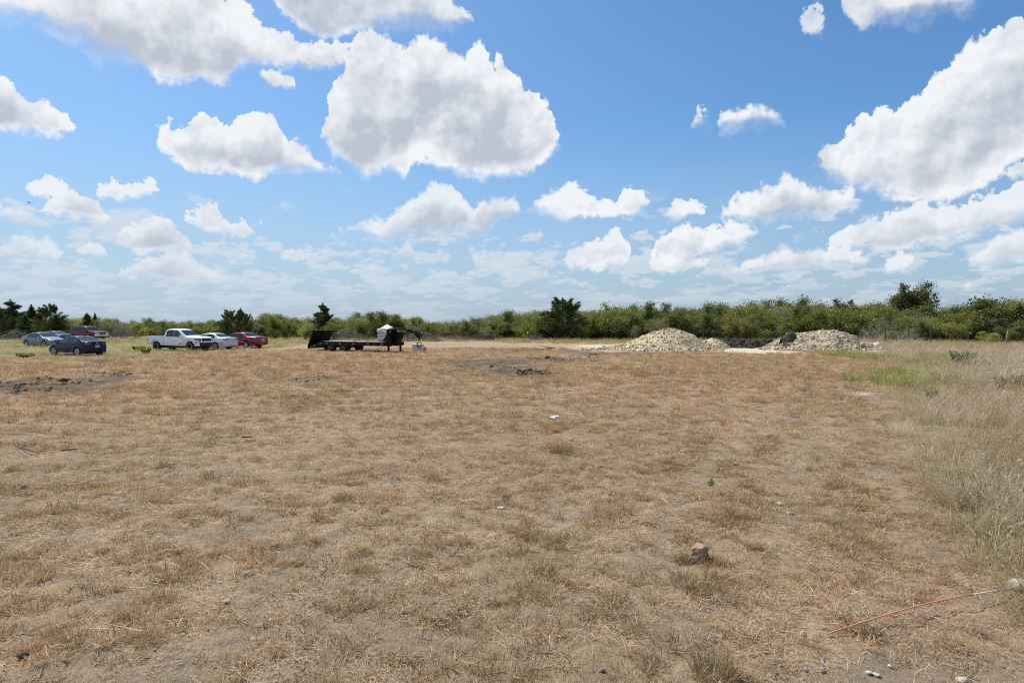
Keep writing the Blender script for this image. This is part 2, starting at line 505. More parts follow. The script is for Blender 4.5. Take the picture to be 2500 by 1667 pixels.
def tag(o, label=None, cat=None, group=None, kind=None):
    if label: o['label'] = label
    if cat: o['category'] = cat
    if group: o['group'] = group
    if kind: o['kind'] = kind
    return o
def empty(name, loc, rz=0.0):
    o = bpy.data.objects.new(name, None)
    o.empty_display_size = 0.2
    link(o)
    o.location = loc; o.rotation_euler = (0, 0, rz)
    return o
def copy_tree(o, parent=None):
    c = o.copy(); scene.collection.objects.link(c)
    if parent is not None:
        c.parent = parent
    for ch in o.children:
        copy_tree(ch, c)
    return c

# ------------------------------------------------------------------ materials
def mat(name, base, rough=0.6, metal=0.0, coat=0.0, spec=0.5, wear=0.0, wear_col=None, scale=6.0, bump=0.0, trans=0.0, ior=1.45):
    m = bpy.data.materials.new(name); m.use_nodes = True
    t = NT(m.node_tree); t.n.clear()
    b = t.new('ShaderNodeBsdfPrincipled')
    out = t.new('ShaderNodeOutputMaterial')
    t.link(b.outputs[0], out.inputs[0])
    b.inputs['Roughness'].default_value = rough
    b.inputs['Metallic'].default_value = metal
    b.inputs['Coat Weight'].default_value = coat
    b.inputs['Coat Roughness'].default_value = 0.06
    b.inputs['Specular IOR Level'].default_value = spec
    b.inputs['Transmission Weight'].default_value = trans
    b.inputs['IOR'].default_value = ior
    tc = t.new('ShaderNodeTexCoord')
    n = t.noise(tc.outputs['Object'], scale, 5.0, 0.6)
    if wear:
        c = t.mix(t.rng(n, 0.42, 0.72, 0.0, wear), base, wear_col or tuple(x * 0.6 for x in base))
        t.link(c, b.inputs['Base Color'])
        t.link(t.rng(n, 0.3, 0.7, max(rough - 0.05, 0.02), min(rough + 0.12, 1.0)), b.inputs['Roughness'])
    else:
        c = t.mix(t.rng(n, 0.35, 0.65, 0.0, 0.25), base, tuple(x * 0.85 for x in base))
        t.link(c, b.inputs['Base Color'])
    if bump:
        bp = t.new('ShaderNodeBump'); bp.inputs['Strength'].default_value = bump; bp.inputs['Distance'].default_value = 0.02
        t.link(n, bp.inputs['Height']); t.link(bp.outputs[0], b.inputs['Normal'])
    return m

def foliage_mat(name, c1, c2, transl=0.35, clump=0.8, rough=0.6, c3=None, tint=(1.15, 1.2, 0.75)):
    """leaf and blade material: each leaf its own tone, drifting over the plant"""
    m = bpy.data.materials.new(name); m.use_nodes = True
    t = NT(m.node_tree); t.n.clear()
    g = t.new('ShaderNodeNewGeometry')
    tc = t.new('ShaderNodeTexCoord')
    oi = t.new('ShaderNodeObjectInfo')
    n = t.noise(tc.outputs['Object'], clump, 2.0, 0.5)
    f = t.math('ADD', t.math('MULTIPLY', g.outputs['Random Per Island'], 0.6), t.math('MULTIPLY', t.math('SUBTRACT', n, 0.3), 1.0), clamp=True)
    c = t.mix(f, c1, c2)
    if c3:
        c = t.mix(t.rng(oi.outputs['Random'], 0.35, 1.0, 0.0, 0.75), c, c3)
    v = t.rng(oi.outputs['Random'], 0.0, 1.0, 0.8, 1.2, smooth=False)
    cv = t.vmath('SCALE', c, s=v)
    d = t.new('ShaderNodeBsdfDiffuse'); t.link(cv, d.inputs['Color'])
    tr = t.new('ShaderNodeBsdfTranslucent')
    t.link(t.mix(1.0, cv, tint, blend='MULTIPLY'), tr.inputs['Color'])
    ms = t.new('ShaderNodeMixShader'); ms.inputs[0].default_value = transl
    t.link(d.outputs[0], ms.inputs[1]); t.link(tr.outputs[0], ms.inputs[2])
    gl = t.new('ShaderNodeBsdfGlossy'); gl.inputs['Roughness'].default_value = 0.45
    gl.inputs['Color'].default_value = (0.6, 0.6, 0.6, 1)
    m2 = t.new('ShaderNodeMixShader'); m2.inputs[0].default_value = 0.035
    t.link(ms.outputs[0], m2.inputs[1]); t.link(gl.outputs[0], m2.inputs[2])
    out = t.new('ShaderNodeOutputMaterial'); t.link(m2.outputs[0], out.inputs[0])
    return m
# ------------------------------------------------------------------ zones of the field, in metres on the ground
def poly_world(pl):
    return np.array([spot(u, v)[:2] for u, v in pl])
# edge of the mown field towards the tall grass, as x over y
_e = poly_world([(2560, 1560), (2440, 1440), (2385, 1370), (2320, 1290), (2255, 1170), (2205, 1080), (2168, 985), (2150, 905), (2128, 858)])
_o = np.argsort(_e[:, 1]); EDGE_Y, EDGE_X = _e[_o, 1], _e[_o, 0]
def edge_x(y):
    y = np.asarray(y, float)
    return np.interp(y, EDGE_Y, EDGE_X) + (fbm(y * 0.9, y * 0 + 3.1, 5, 3) - 0.5) * 0.4
# far edge of the mown field, as y over x
_f = poly_world([(-150, 905), (0, 886), (130, 874), (330, 864), (500, 859), (660, 851), (760, 840), (1000, 835), (1150, 836), (1480, 841), (1700, 838), (2130, 852), (2700, 856)])
_o = np.argsort(_f[:, 0]); FAR_X, FAR_Y = _f[_o, 0], _f[_o, 1]
def far_y(x):
    x = np.asarray(x, float)
    return np.interp(x, FAR_X, FAR_Y) + (fbm(x * 0.25, x * 0 + 1.7, 8, 3) - 0.5) * 5.0

def blob(x, y, u, v, ru, rv, wob=0.5, sc=0.5, seed=1):
    """soft patch on the ground, centred at a point, with half sizes given as seen there"""
    c = spot(u, v)
    rx = abs(spot(u + ru, v).x - c.x)
    ry = abs(spot(u, v - rv).y - spot(u, v + rv).y) / 2
    d = np.hypot((x - c.x) / rx, (y - c.y) / ry) + (fbm(x * sc, y * sc, seed, 4) - 0.5) * 2 * wob
    return 1 - sstep(0.55, 1.15, d)
SOIL = [(40, 944, 160, 24), (215, 930, 100, 12), (270, 912, 60, 6), (240, 950, 60, 9), (762, 927, 50, 9), (640, 927, 25, 3), (1290, 911, 85, 13), (1200, 890, 120, 16),
        (1330, 878, 90, 7), (1490, 858, 110, 8), (1280, 853, 60, 5), (1640, 903, 50, 3)]
GREENS = ((2180, 880, 75, 22), (2260, 884, 70, 11), (2175, 940, 60, 22), (2265, 935, 70, 14), (2200, 915, 60, 10), (2480, 915, 50, 12), (2345, 878, 70, 12), (2310, 925, 40, 9))
def zones(x, y):
    z = {}
    inside = (x < edge_x(y)) & (y < far_y(x))
    dx = edge_x(y) - x; dy = far_y(x) - y
    mown = sstep(-0.12, 0.10, dx) * sstep(-1.5, 1.5, dy)
    z['mown'] = mown
    dark = np.zeros_like(x)
    for i, (u, v, a, b) in enumerate(SOIL):
        dark = np.maximum(dark, 1.25 * blob(x, y, u, v, a * 1.25, b * 1.2, 0.40, 0.7 if i < 5 else 0.35, 20 + i))
    dark = np.minimum(dark, 1.0) * (0.7 + 0.3 * sstep(0.3, 0.55, fbm(x * 1.3, y * 1.3, 39, 4)))
    z['dark'] = dark
    white = blob(x, y, 1800, 853, 130, 11, 0.25, 0.3, 50)
    for q in ((1480, 846, 75, 7), (1580, 850, 200, 10), (2010, 852, 150, 8)):
        white = np.maximum(white, blob(x, y, *q, 0.3, 0.3, 51))
    white = np.maximum(white, 0.8 * blob(x, y, 2085, 960, 40, 5, 0.5, 1.2, 57))
    z['white'] = white
    # bare grey soil shows through the mown grass in streaks, more so near the viewer and along the wheel tracks
    s = fbm(x * 0.55 + 3, y * 0.55, 31, 5, 0.6)
    near = 1 - sstep(9.0, 26.0, y)
    bare = 0.6 * sstep(0.54, 0.72, s + 0.05 * near)
    # two wheel tracks curving across the field
    for off in (0.0, 1.75):
        yc = 11.2 + off + 0.22 * (x + 2) + 0.012 * (x + 2) ** 2
        bare = np.maximum(bare, 0.75 * np.exp(-((y - yc) / 0.30) ** 2) * sstep(0.36, 0.56, fbm(x * 0.8, y * 0.8, 77, 3)) * sstep(9.0, 3.0, np.abs(x + 1)))
    # mowing passes: bands parallel to the edge on the right, long bent passes on the left
    wig = (fbm(x * 0.35, y * 0.35, 33, 3) - 0.5) * 0.7
    ba = np.sin((x - np.interp(y, EDGE_Y, EDGE_X) + wig) * 2 * np.pi / 1.55)
    bb = np.sin((y - 0.24 * (x + 2) - 0.011 * (x + 2) ** 2 + wig * 1.3) * 2 * np.pi / 1.75)
    wr = sstep(-9.0, -3.0, x - np.interp(y, EDGE_Y, EDGE_X))
    z['band'] = 0.5 + 0.5 * (wr * ba + (1 - wr) * bb) * sstep(0.25, 0.6, fbm(x * 0.2, y * 0.2, 35, 3) + 0.1)
    bare = np.maximum(bare, 0.7 * sstep(0.75, 0.97, 1 - z['band']) * sstep(0.38, 0.56, fbm(x * 1.1, y * 1.1, 36, 4)))
    corner = blob(x, y, 2330, 1640, 420, 60, 0.35, 1.1, 61)
    bare = np.maximum(bare, corner)
    z['bare'] = bare * mown
    z['corner'] = corner
    z['orange'] = sstep(0.36, 0.60, 0.5 + 0.75 * (fbm(x * 0.16, y * 0.16, 41, 4) - 0.5) + 0.17 * sstep(8, 22, y) - 0.02 + 0.22 * (z['band'] - 0.5) + 0.3 * sstep(2.2, 0.3, edge_x(y) - x))
    z['olive'] = sstep(0.52, 0.66, fbm(x * 0.3 + 9, y * 0.3, 47, 4))
    g = sstep(0.42, 0.62, fbm(x * 0.12, y * 0.12, 43, 4))
    z['green'] = g * (1 - mown)
    return z

# ------------------------------------------------------------------ the ground sheet
def axis(fine0, fine1, step, grow, far):
    a = list(np.arange(fine0, fine1, step))
    s = step; p = fine1
    while p < far:
        a.append(p); s *= grow; p += s
    a.append(far)
    return a
gy = axis(2.0, 16.0, 0.055, 1.028, 2600)
gy0 = [-v for v in axis(0.0, 4.0, 0.8, 1.3, 2600)][::-1]
gy = np.array(sorted(set([round(v, 4) for v in gy0 + [0.9, 1.5] + gy])))
gx = axis(0.0, 9.0, 0.065, 1.03, 2600)
gx = np.array(sorted(set([round(v, 4) for v in gx] + [round(-v, 4) for v in gx])))
GX, GY = np.meshgrid(gx, gy)
X = GX.ravel(); Y = GY.ravel()
zn = zones(X, Y)
micro = (fbm(X * 1.6, Y * 1.6, 91, 4, 0.55) - 0.5) * 0.13 + (fbm(X * 6, Y * 6, 92, 3) - 0.5) * 0.075
roll = 0.0
fade = 1 - sstep(60, 160, np.hypot(X, Y))
Z = (micro * fade) - 0.012 - 0.012 * np.maximum(np.hypot(X, Y) - 135, 0)
Z = Z + zn['dark'] * (fbm(X * 2.2, Y * 2.2, 95, 4, 0.6) - 0.46) * 0.15 * fade
nx, ny = len(gx), len(gy)
ii = np.arange(nx * ny).reshape(ny, nx)
quads = np.stack([ii[:-1, :-1], ii[:-1, 1:], ii[1:, 1:], ii[1:, :-1]], -1).reshape(-1, 4)

def ground_material():
    m = bpy.data.materials.new("field_ground"); m.use_nodes = True
    t = NT(m.node_tree); t.n.clear()
    tc = t.new('ShaderNodeTexCoord'); P = tc.outputs['Object']
    A = {k: t.attr(k).outputs['Fac'] for k in ('mown', 'dark', 'white', 'bare', 'orange', 'olive', 'green')}
    fine = t.noise(P, 34.0, 5.0, 0.7)
    mid = t.noise(P, 5.5, 6.0, 0.65)
    coarse = t.noise(P, 0.9, 4.0, 0.6)
    # chopped straw: thin streaks lying every way
    def streak(ang, sc):
        mp = t.new('ShaderNodeMapping'); mp.inputs['Rotation'].default_value = (0, 0, ang)
        mp.inputs['Scale'].default_value = (sc, sc * 0.09, 1)
        t.link(P, mp.inputs['Vector'])
        return t.noise(mp.outputs[0], 1.0, 3.0, 0.6, 0.4)
    st = t.math('MAXIMUM', t.math('MAXIMUM', streak(0.35, 120.0), streak(1.5, 140.0)), streak(2.5, 110.0))
    st = t.rng(st, 0.52, 0.74)
    straw = t.mix(mid, (0.33, 0.238, 0.145), (0.47, 0.355, 0.22))
    rust = t.mix(mid, (0.33, 0.22, 0.13), (0.475, 0.335, 0.21))
    olive = t.mix(mid, (0.23, 0.165, 0.09), (0.35, 0.26, 0.15))
    thatch = t.mix(A['orange'], straw, rust)
    thatch = t.mix(t.math('MULTIPLY', A['olive'], 0.6), thatch, olive)
    soil = t.mix(fine, (0.165, 0.13, 0.097), (0.295, 0.24, 0.182))
    gaps = t.rng(t.math('ADD', t.math('MULTIPLY', fine, 0.6), t.math('MULTIPLY', mid, 0.5)), 0.46, 0.60, 0.9, 0.0)
    c = t.mix(gaps, thatch, t.mix(0.25, t.mix(fine, (0.13, 0.10, 0.075), (0.24, 0.19, 0.145)), thatch))
    c = t.mix(t.math('MULTIPLY', A['bare'], t.rng(fine, 0.3, 0.6, 0.95, 0.55)), c, soil)
    c = t.mix(t.math('MULTIPLY', st, 0.55), c, (0.50, 0.37, 0.25))
    wild = t.mix(mid, (0.27, 0.215, 0.125), (0.42, 0.34, 0.215))
    wild = t.mix(t.math('MULTIPLY', A['green'], 0.4), wild, t.mix(mid, (0.14, 0.14, 0.05), (0.23, 0.22, 0.09)))
    c = t.mix(A['mown'], wild, c)
    c = t.mix(t.math('MULTIPLY', A['dark'], t.rng(mid, 0.25, 0.55, 1.0, 0.75)), c, t.mix(fine, (0.024, 0.020, 0.017), (0.075, 0.060, 0.047)))
    c = t.mix(A['white'], c, t.mix(mid, (0.42, 0.375, 0.27), (0.62, 0.57, 0.45)))
    b = t.new('ShaderNodeBsdfPrincipled')
    t.link(c, b.inputs['Base Color'])
    b.inputs['Roughness'].default_value = 0.95
    b.inputs['Specular IOR Level'].default_value = 0.15
    bp = t.new('ShaderNodeBump'); bp.inputs['Strength'].default_value = 0.9; bp.inputs['Distance'].default_value = 0.03
    t.link(t.math('ADD', t.math('ADD', fine, t.math('MULTIPLY', mid, 1.5)), t.math('MULTIPLY', st, 0.5)), bp.inputs['Height'])
    t.link(bp.outputs[0], b.inputs['Normal'])
    o = t.new('ShaderNodeOutputMaterial'); t.link(b.outputs[0], o.inputs[0])
    return m
gme = np_mesh("ground", np.stack([X, Y, Z], 1), quads, [ground_material()], smooth=True)
for k in ('mown', 'dark', 'white', 'bare', 'orange', 'olive', 'green'):
    fattr(gme, k, zn[k])
ground = link(bpy.data.objects.new("ground", gme))
tag(ground, kind='structure')
ZG = Z.reshape(ny, nx)
def ground_z(x, y):
    """height of the sheet at points"""
    x = np.asarray(x, float); y = np.asarray(y, float)
    i = np.clip(np.searchsorted(gx, x) - 1, 0, nx - 2); j = np.clip(np.searchsorted(gy, y) - 1, 0, ny - 2)
    fx = (x - gx[i]) / (gx[i + 1] - gx[i]); fy = (y - gy[j]) / (gy[j + 1] - gy[j])
    return (ZG[j, i] * (1 - fx) + ZG[j, i + 1] * fx) * (1 - fy) + (ZG[j + 1, i] * (1 - fx) + ZG[j + 1, i + 1] * fx) * fy
# ------------------------------------------------------------------ grass: blade clumps strewn by points (uncountable, so kind stuff)
def blades(n, rad, h0, h1, width, lean, rng, curl=0.5, flat=False):
    """n tapered blades in a clump of radius rad"""
    a = rng.uniform(0, 2 * np.pi, n); rr = rad * np.sqrt(rng.uniform(0, 1, n))
    bx, by = rr * np.cos(a), rr * np.sin(a)
    h = rng.uniform(h0, h1, n)
    d = rng.uniform(0, 2 * np.pi, n)
    if flat:
        el = rng.normal(0.06, 0.12, n)
        bz = rng.uniform(0.0, 0.022, n)
        ux, uy, uz = np.cos(d) * np.cos(el), np.sin(d) * np.cos(el), np.abs(np.sin(el))
        bend = rng.normal(0, 0.12, n)
    else:
        d = np.where(rng.uniform(0, 1, n) < 0.6, a + rng.normal(0, 0.8, n), d)
        le = np.abs(rng.normal(lean, lean * 0.5, n))
        bz = np.zeros(n) - 0.01
        ux, uy, uz = np.cos(d) * np.sin(le), np.sin(d) * np.sin(le), np.cos(le)
        bend = np.abs(rng.normal(curl, curl * 0.5, n))
    U = np.stack([ux, uy, uz], 1)
    S = np.stack([-np.sin(d), np.cos(d), np.zeros(n)], 1)
    tw = rng.uniform(-1, 1, n)
    S = S + np.stack([np.zeros(n), np.zeros(n), tw * 0.6], 1)
    B = np.stack([bx, by, bz], 1)
    wv = width * rng.uniform(0.6, 1.3, n)
    out = np.stack([np.cos(d), np.sin(d), np.zeros(n)], 1)
    if flat: out = S.copy()
    M = B + U * (h * 0.55)[:, None] + out * (h * bend * 0.12)[:, None]
    T = B + U * h[:, None] + out * (h * bend * 0.5)[:, None] - np.stack([np.zeros(n), np.zeros(n), (0 if flat else 1) * h * bend * 0.22], 1)
    if not flat:
        T[:, 2] = np.maximum(T[:, 2], 0.02)
    w0 = (S * (wv / 2)[:, None]); w1 = w0 * 0.8
    V = np.stack([B - w0, B + w0, M + w1, M - w1, T], 1).reshape(-1, 3)
    k = np.arange(n)[:, None] * 5
    q = k + np.array([[0, 1, 2, 3]]); tr = k + np.array([[3, 2, 4]])
    return V, [q, tr]
def heads(n, rad, h0, h1, rng):
    """thin stalks with a feathery seed head each"""
    V, F = blades(n, rad, h0, h1, 0.005, 0.28, rng, 0.45)
    T = V.reshape(-1, 5, 3)[:, 4]; M = V.reshape(-1, 5, 3)[:, 2]
    dirn = T - M; dirn /= np.linalg.norm(dirn, axis=1)[:, None]
    vs, fs = [V], []
    o = len(V); tri = []
    for j in range(5):
        side = rng.normal(0, 1, (n, 3)); side -= dirn * (side * dirn).sum(1)[:, None]; side /= np.linalg.norm(side, axis=1)[:, None]
        b = T - dirn * rng.uniform(0.0, 0.10, n)[:, None]
        tip = b + dirn * 0.05 + side * 0.025
        c = b + np.cross(dirn, side) * 0.008
        vs.append(np.stack([b, c, tip], 1).reshape(-1, 3))
        tri.append(o + np.arange(n)[:, None] * 3 + np.array([[0, 1, 2]])); o += 3 * n
    return np.concatenate(vs), [F[0], np.concatenate([F[1]] + tri)]
def joinvf(parts):
    V, q, t, o = [], [], [], 0
    for v, f in parts:
        V.append(v); q.append(f[0] + o); t.append(f[1] + o); o += len(v)
    return np.concatenate(V), [np.concatenate(q), np.concatenate(t)]

def strew(name, label, protos, mats, pos, rot, scl, idx, kind='stuff'):
    """one object: copies of the prototype meshes at the given points"""
    col = bpy.data.collections.new(name + "_clumps")
    for i, me in enumerate(protos):
        col.objects.link(bpy.data.objects.new("%s_clump_%02d" % (name, i), me))
    me = bpy.data.meshes.new(name)
    n = len(pos)
    me.vertices.add(n); me.vertices.foreach_set('co', np.asarray(pos, np.float32).ravel())
    a = me.attributes.new('turn', 'FLOAT_VECTOR', 'POINT'); a.data.foreach_set('vector', np.asarray(rot, np.float32).ravel())
    a = me.attributes.new('grow', 'FLOAT_VECTOR', 'POINT'); a.data.foreach_set('vector', np.asarray(scl, np.float32).ravel())
    a = me.attributes.new('pick', 'INT', 'POINT'); a.data.foreach_set('value', np.asarray(idx, np.int32))
    o = link(bpy.data.objects.new(name, me))
    ng = bpy.data.node_groups.new(name, 'GeometryNodeTree')
    ng.interface.new_socket('Geometry', in_out='INPUT', socket_type='NodeSocketGeometry')
    ng.interface.new_socket('Geometry', in_out='OUTPUT', socket_type='NodeSocketGeometry')
    N = ng.nodes
    gi = N.new('NodeGroupInput'); go = N.new('NodeGroupOutput')
    ci = N.new('GeometryNodeCollectionInfo'); ci.inputs['Collection'].default_value = col
    ci.inputs['Separate Children'].default_value = True; ci.inputs['Reset Children'].default_value = True
    ip = N.new('GeometryNodeInstanceOnPoints'); ip.inputs['Pick Instance'].default_value = True
    def na(nm, ty):
        d = N.new('GeometryNodeInputNamedAttribute'); d.data_type = ty; d.inputs['Name'].default_value = nm
        return d.outputs['Attribute']
    L = ng.links
    L.new(gi.outputs[0], ip.inputs['Points']); L.new(ci.outputs[0], ip.inputs['Instance'])
    L.new(na('pick', 'INT'), ip.inputs['Instance Index'])
    e2r = N.new('FunctionNodeEulerToRotation')
    L.new(na('turn', 'FLOAT_VECTOR'), e2r.inputs[0]); L.new(e2r.outputs[0], ip.inputs['Rotation'])
    L.new(na('grow', 'FLOAT_VECTOR'), ip.inputs['Scale'])
    L.new(ip.outputs[0], go.inputs[0])
    md = o.modifiers.new('strew', 'NODES'); md.node_group = ng
    tag(o, label, None, None, kind)
    return o

def sector(n_try, r0, r1, dens, rng, spread=52):
    """points ahead of the viewer's side of the field, dens(r) per square metre"""
    rs = np.linspace(r0, r1, 400)
    pdf = dens(rs) * rs
    cdf = np.concatenate([[0], np.cumsum((pdf[1:] + pdf[:-1]) / 2 * np.diff(rs))])
    total = cdf[-1] * 2 * R(spread)
    n = int(total * n_try)
    r = np.interp(rng.uniform(0, cdf[-1], n), cdf, rs)
    a = rng.uniform(-R(spread), R(spread), n)
    return r * np.sin(a), r * np.cos(a)

G_STRAW = foliage_mat("dry_straw", (0.35, 0.245, 0.145), (0.62, 0.465, 0.30), 0.25, 3.0, tint=(1.10, 0.97, 0.80))
G_RUST = foliage_mat("rusty_stubble", (0.29, 0.20, 0.108), (0.62, 0.45, 0.275), 0.35, 3.0, c3=(0.37, 0.265, 0.15), tint=(1.10, 0.97, 0.80))
G_OLIVE = foliage_mat("olive_stubble", (0.19, 0.14, 0.07), (0.39, 0.29, 0.155), 0.35, 3.0, c3=(0.36, 0.28, 0.15), tint=(1.10, 0.97, 0.80))
G_TALL = foliage_mat("tall_dry_grass", (0.28, 0.215, 0.12), (0.54, 0.425, 0.27), 0.35, 2.0, c3=(0.24, 0.195, 0.09), tint=(1.10, 0.97, 0.80))
G_PALE = foliage_mat("pale_seed_grass", (0.44, 0.37, 0.285), (0.66, 0.57, 0.46), 0.35, 2.0, tint=(1.10, 0.97, 0.80))
G_GREEN = foliage_mat("green_grass", (0.12, 0.15, 0.035), (0.28, 0.30, 0.085), 0.45, 2.0, c3=(0.36, 0.31, 0.14))

rg = np.random.default_rng(5)
def protos(name, fn, n, m):
    return [np_mesh("%s_%d" % (name, i), *fn(), [m]) for i in range(n)]
def vf(x):   # (V, F) -> positional pair for np_mesh
    return x[0], x[1]

def scatter_attrs(x, y, s0, s1, rng, tilt=0.12, sz=None, grow=None):
    n = len(x)
    rot = np.stack([rng.normal(0, tilt, n), rng.normal(0, tilt, n), rng.uniform(0, 2 * np.pi, n)], 1)
    s = rng.uniform(s0, s1, n)
    if grow is not None: s = s * grow
    z = s * (1 if sz is None else sz)
    scl = np.stack([s, s, z], 1)
    pos = np.stack([x, y, ground_z(x, y)], 1)
    return pos, rot, scl

# lying straw over the whole mown field
P = protos("straw", lambda: vf(blades(170, 0.30, 0.03, 0.13, 0.0034, 0.1, rg, flat=True)), 6, G_STRAW)
x, y = sector(1.0, 3.0, 66, lambda r: 8.0 * np.minimum(1, (10 / r)) ** 1.3, rg)
z = zones(x, y)
keep = rg.uniform(0, 1, len(x)) < z['mown'] * (1 - 0.95 * z['dark']) * (1 - z['white']) * (1 - 0.45 * z['bare']) * (1 - 0.6 * z['corner'])
x, y = x[keep], y[keep]
rr = np.hypot(x, y)
pos, rot, scl = scatter_attrs(x, y, 0.7, 1.25, rg, 0.05, 1.0, np.clip(rr / 14, 1.0, 2.4))
strew('chopped_straw', 'pale chopped straw lying loose over the mown field', P, None, pos, rot, scl, rg.integers(0, 6, len(x)))
# long single stalks
P = protos("stalk", lambda: vf(blades(4, 0.5, 0.14, 0.36, 0.0042, 0.1, rg, flat=True)), 6, G_STRAW)
x, y = sector(1.0, 3.0, 26, lambda r: 2.6 * np.minimum(1, (9 / r)) ** 1.0, rg)
keep = rg.uniform(0, 1, len(x)) < zones(x, y)['mown']
x, y = x[keep], y[keep]
pos, rot, scl = scatter_attrs(x, y, 0.7, 1.3, rg, 0.07)
pos[:, 2] += 0.02
strew('loose_stalks', 'long pale dead stalks scattered on the mown field', P, None, pos, rot, scl, rg.integers(0, 6, len(x)))

# stubble tufts: rust and olive
def stubble(name, label, m, key, dens, seed, h0, h1):
    rgs = np.random.default_rng(seed)
    P = protos(name, lambda: vf(blades(64, 0.095, h0, h1, 0.0045, 0.70, rgs, 0.6)), 7, m)
    x, y = sector(1.0, 3.0, 64, lambda r: dens * np.minimum(1, (9 / r)) ** 1.3, rgs)
    z = zones(x, y)
    cl = fbm(x * 4.2, y * 4.2, seed + 3, 4, 0.6)
    pr = sstep(0.40, 0.56, cl) * (0.35 + 0.65 * z[key]) * (0.25 + 1.0 * z['band']) + 0.05
    pr = pr * z['mown'] * (1 - 0.97 * z['dark']) * (1 - z['white']) * (1 - 0.65 * z['bare']) * (1 - 0.7 * z['corner'])
    keep = rgs.uniform(0, 1, len(x)) < pr
    x, y, cl = x[keep], y[keep], cl[keep]
    rr = np.hypot(x, y)
    pos, rot, scl = scatter_attrs(x, y, 0.55, 1.45, rgs, 0.2, 0.5 + 0.75 * sstep(0.45, 0.72, cl), np.clip(rr / 15, 1.0, 2.3))
    strew(name, label, P, None, pos, rot, scl, rgs.integers(0, 7, len(x)))
stubble('mown_stubble', 'short rusty brown stubble tufts over the mown field', G_RUST, 'orange', 110.0, 71, 0.03, 0.10)
stubble('olive_stubble', 'short olive brown grass tufts in the mown field', G_OLIVE, 'olive', 56.0, 72, 0.035, 0.11)

# unmown tall grass: the strip beside the field and the margin in front of the scrub
P = [np_mesh("tall_%d" % i, *joinvf([blades(34, 0.22, 0.22, 0.60, 0.006, 0.36, rg, 0.85), heads(5, 0.2, 0.4, 0.75, rg)]), [G_TALL]) for i in range(7)]
x, y = sector(1.0, 4.0, 100, lambda r: 25.0 * np.minimum(1, (9 / r)) ** 1.25, rg)
z = zones(x, y)
gpatch = np.zeros_like(x)
for q in GREENS: gpatch = np.maximum(gpatch, blob(x, y, *q, 0.4, 0.4, 88))
margin = sstep(-0.5, 3.0, y - far_y(x))
side = sstep(-0.12, 0.12, x - edge_x(y))
wild = np.maximum(side, margin)
keep = rg.uniform(0, 1, len(x)) < wild * (1 - 0.9 * z['white']) * (1 - 0.2 * z['green']) * (1 - z['dark']) * (1 - 0.8 * gpatch) * (0.55 + 0.45 * sstep(0.35, 0.6, fbm(x * 0.7, y * 0.7, 66, 3)))
x, y = x[keep], y[keep]
rr = np.hypot(x, y)
lift = np.where(x > edge_x(y), 0.72, 0.55) * (0.60 + 0.6 * fbm(x * 0.35, y * 0.35, 68, 3))
lift = lift * np.where((x < -12) & (y < 75), 0.42, 1.0)
pos, rot, scl = scatter_attrs(x, y, 0.8, 1.25, rg, 0.14, lift, np.clip(rr / 22, 1.0, 1.8))
scl[:, 2] = scl[:, 2] / np.clip(rr / 22, 1.0, 1.8) ** 0.7
strew('tall_grass', 'tall dry unmown grass beside and beyond the mown field', P, None, pos, rot, scl, rg.integers(0, 7, len(x)))

P = [np_mesh("pale_%d" % i, *joinvf([blades(14, 0.2, 0.3, 0.7, 0.0055, 0.35, rg, 0.8), heads(16, 0.22, 0.5, 0.9, rg)]), [G_PALE]) for i in range(5)]
x, y = sector(1.0, 6.0, 80, lambda r: 9.0 * np.minimum(1, (12 / r)) ** 1.1, rg)
side = sstep(0.1, 0.9, x - edge_x(y))
keep = rg.uniform(0, 1, len(x)) < side * sstep(0.50, 0.66, fbm(x * 0.22 + 4, y * 0.22, 82, 3))
x, y = x[keep], y[keep]
rr = np.hypot(x, y)
pos, rot, scl = scatter_attrs(x, y, 0.8, 1.2, rg, 0.15, 0.85, np.clip(rr / 25, 1.0, 1.6))
strew('pale_seed_grass', 'pale grey seeding grass in drifts among the tall grass', P, None, pos, rot, scl, rg.integers(0, 5, len(x)))

P = [np_mesh("green_%d" % i, *vf(blades(44, 0.24, 0.18, 0.5, 0.008, 0.35, rg, 0.6)), [G_GREEN]) for i in range(6)]
x, y = sector(1.0, 5.0, 112, lambda r: 16.0 * np.minimum(1, (11 / r)) ** 1.15, rg)
z = zones(x, y)
margin = sstep(0.0, 4.0, y - far_y(x)); side = sstep(0.1, 0.9, x - edge_x(y))
gp = np.maximum(margin * 0.55, side * 0.04)
gq = np.zeros_like(x)
for q in GREENS:
    gq = np.maximum(gq, blob(x, y, *q, 0.4, 0.4, 88))
gp = np.maximum(gp, 0.16 * (1 - sstep(8, 14, y)) * side)
gp = np.maximum(gp, 0.9 * sstep(76, 82, y) * (x > 20))
gp = np.maximum(gp * (0.3 + 0.7 * sstep(0.38, 0.6, fbm(x * 0.3, y * 0.3, 89, 3))), gq)
keep = rg.uniform(0, 1, len(x)) < gp * (1 - z['white'])
x, y = x[keep], y[keep]
rr = np.hypot(x, y)
lift = np.where((x < -12) & (y < 75), 0.55, 0.9) * (0.6 + 0.7 * fbm(x * 0.5, y * 0.5, 90, 3))
pos, rot, scl = scatter_attrs(x, y, 0.8, 1.25, rg, 0.14, lift, np.clip(rr / 22, 1.0, 1.9))
scl[:, 2] = scl[:, 2] / np.clip(rr / 22, 1.0, 1.9) ** 0.7
strew('green_grass', 'fresh green grass growing in patches around the field', P, None, pos, rot, scl, rg.integers(0, 6, len(x)))
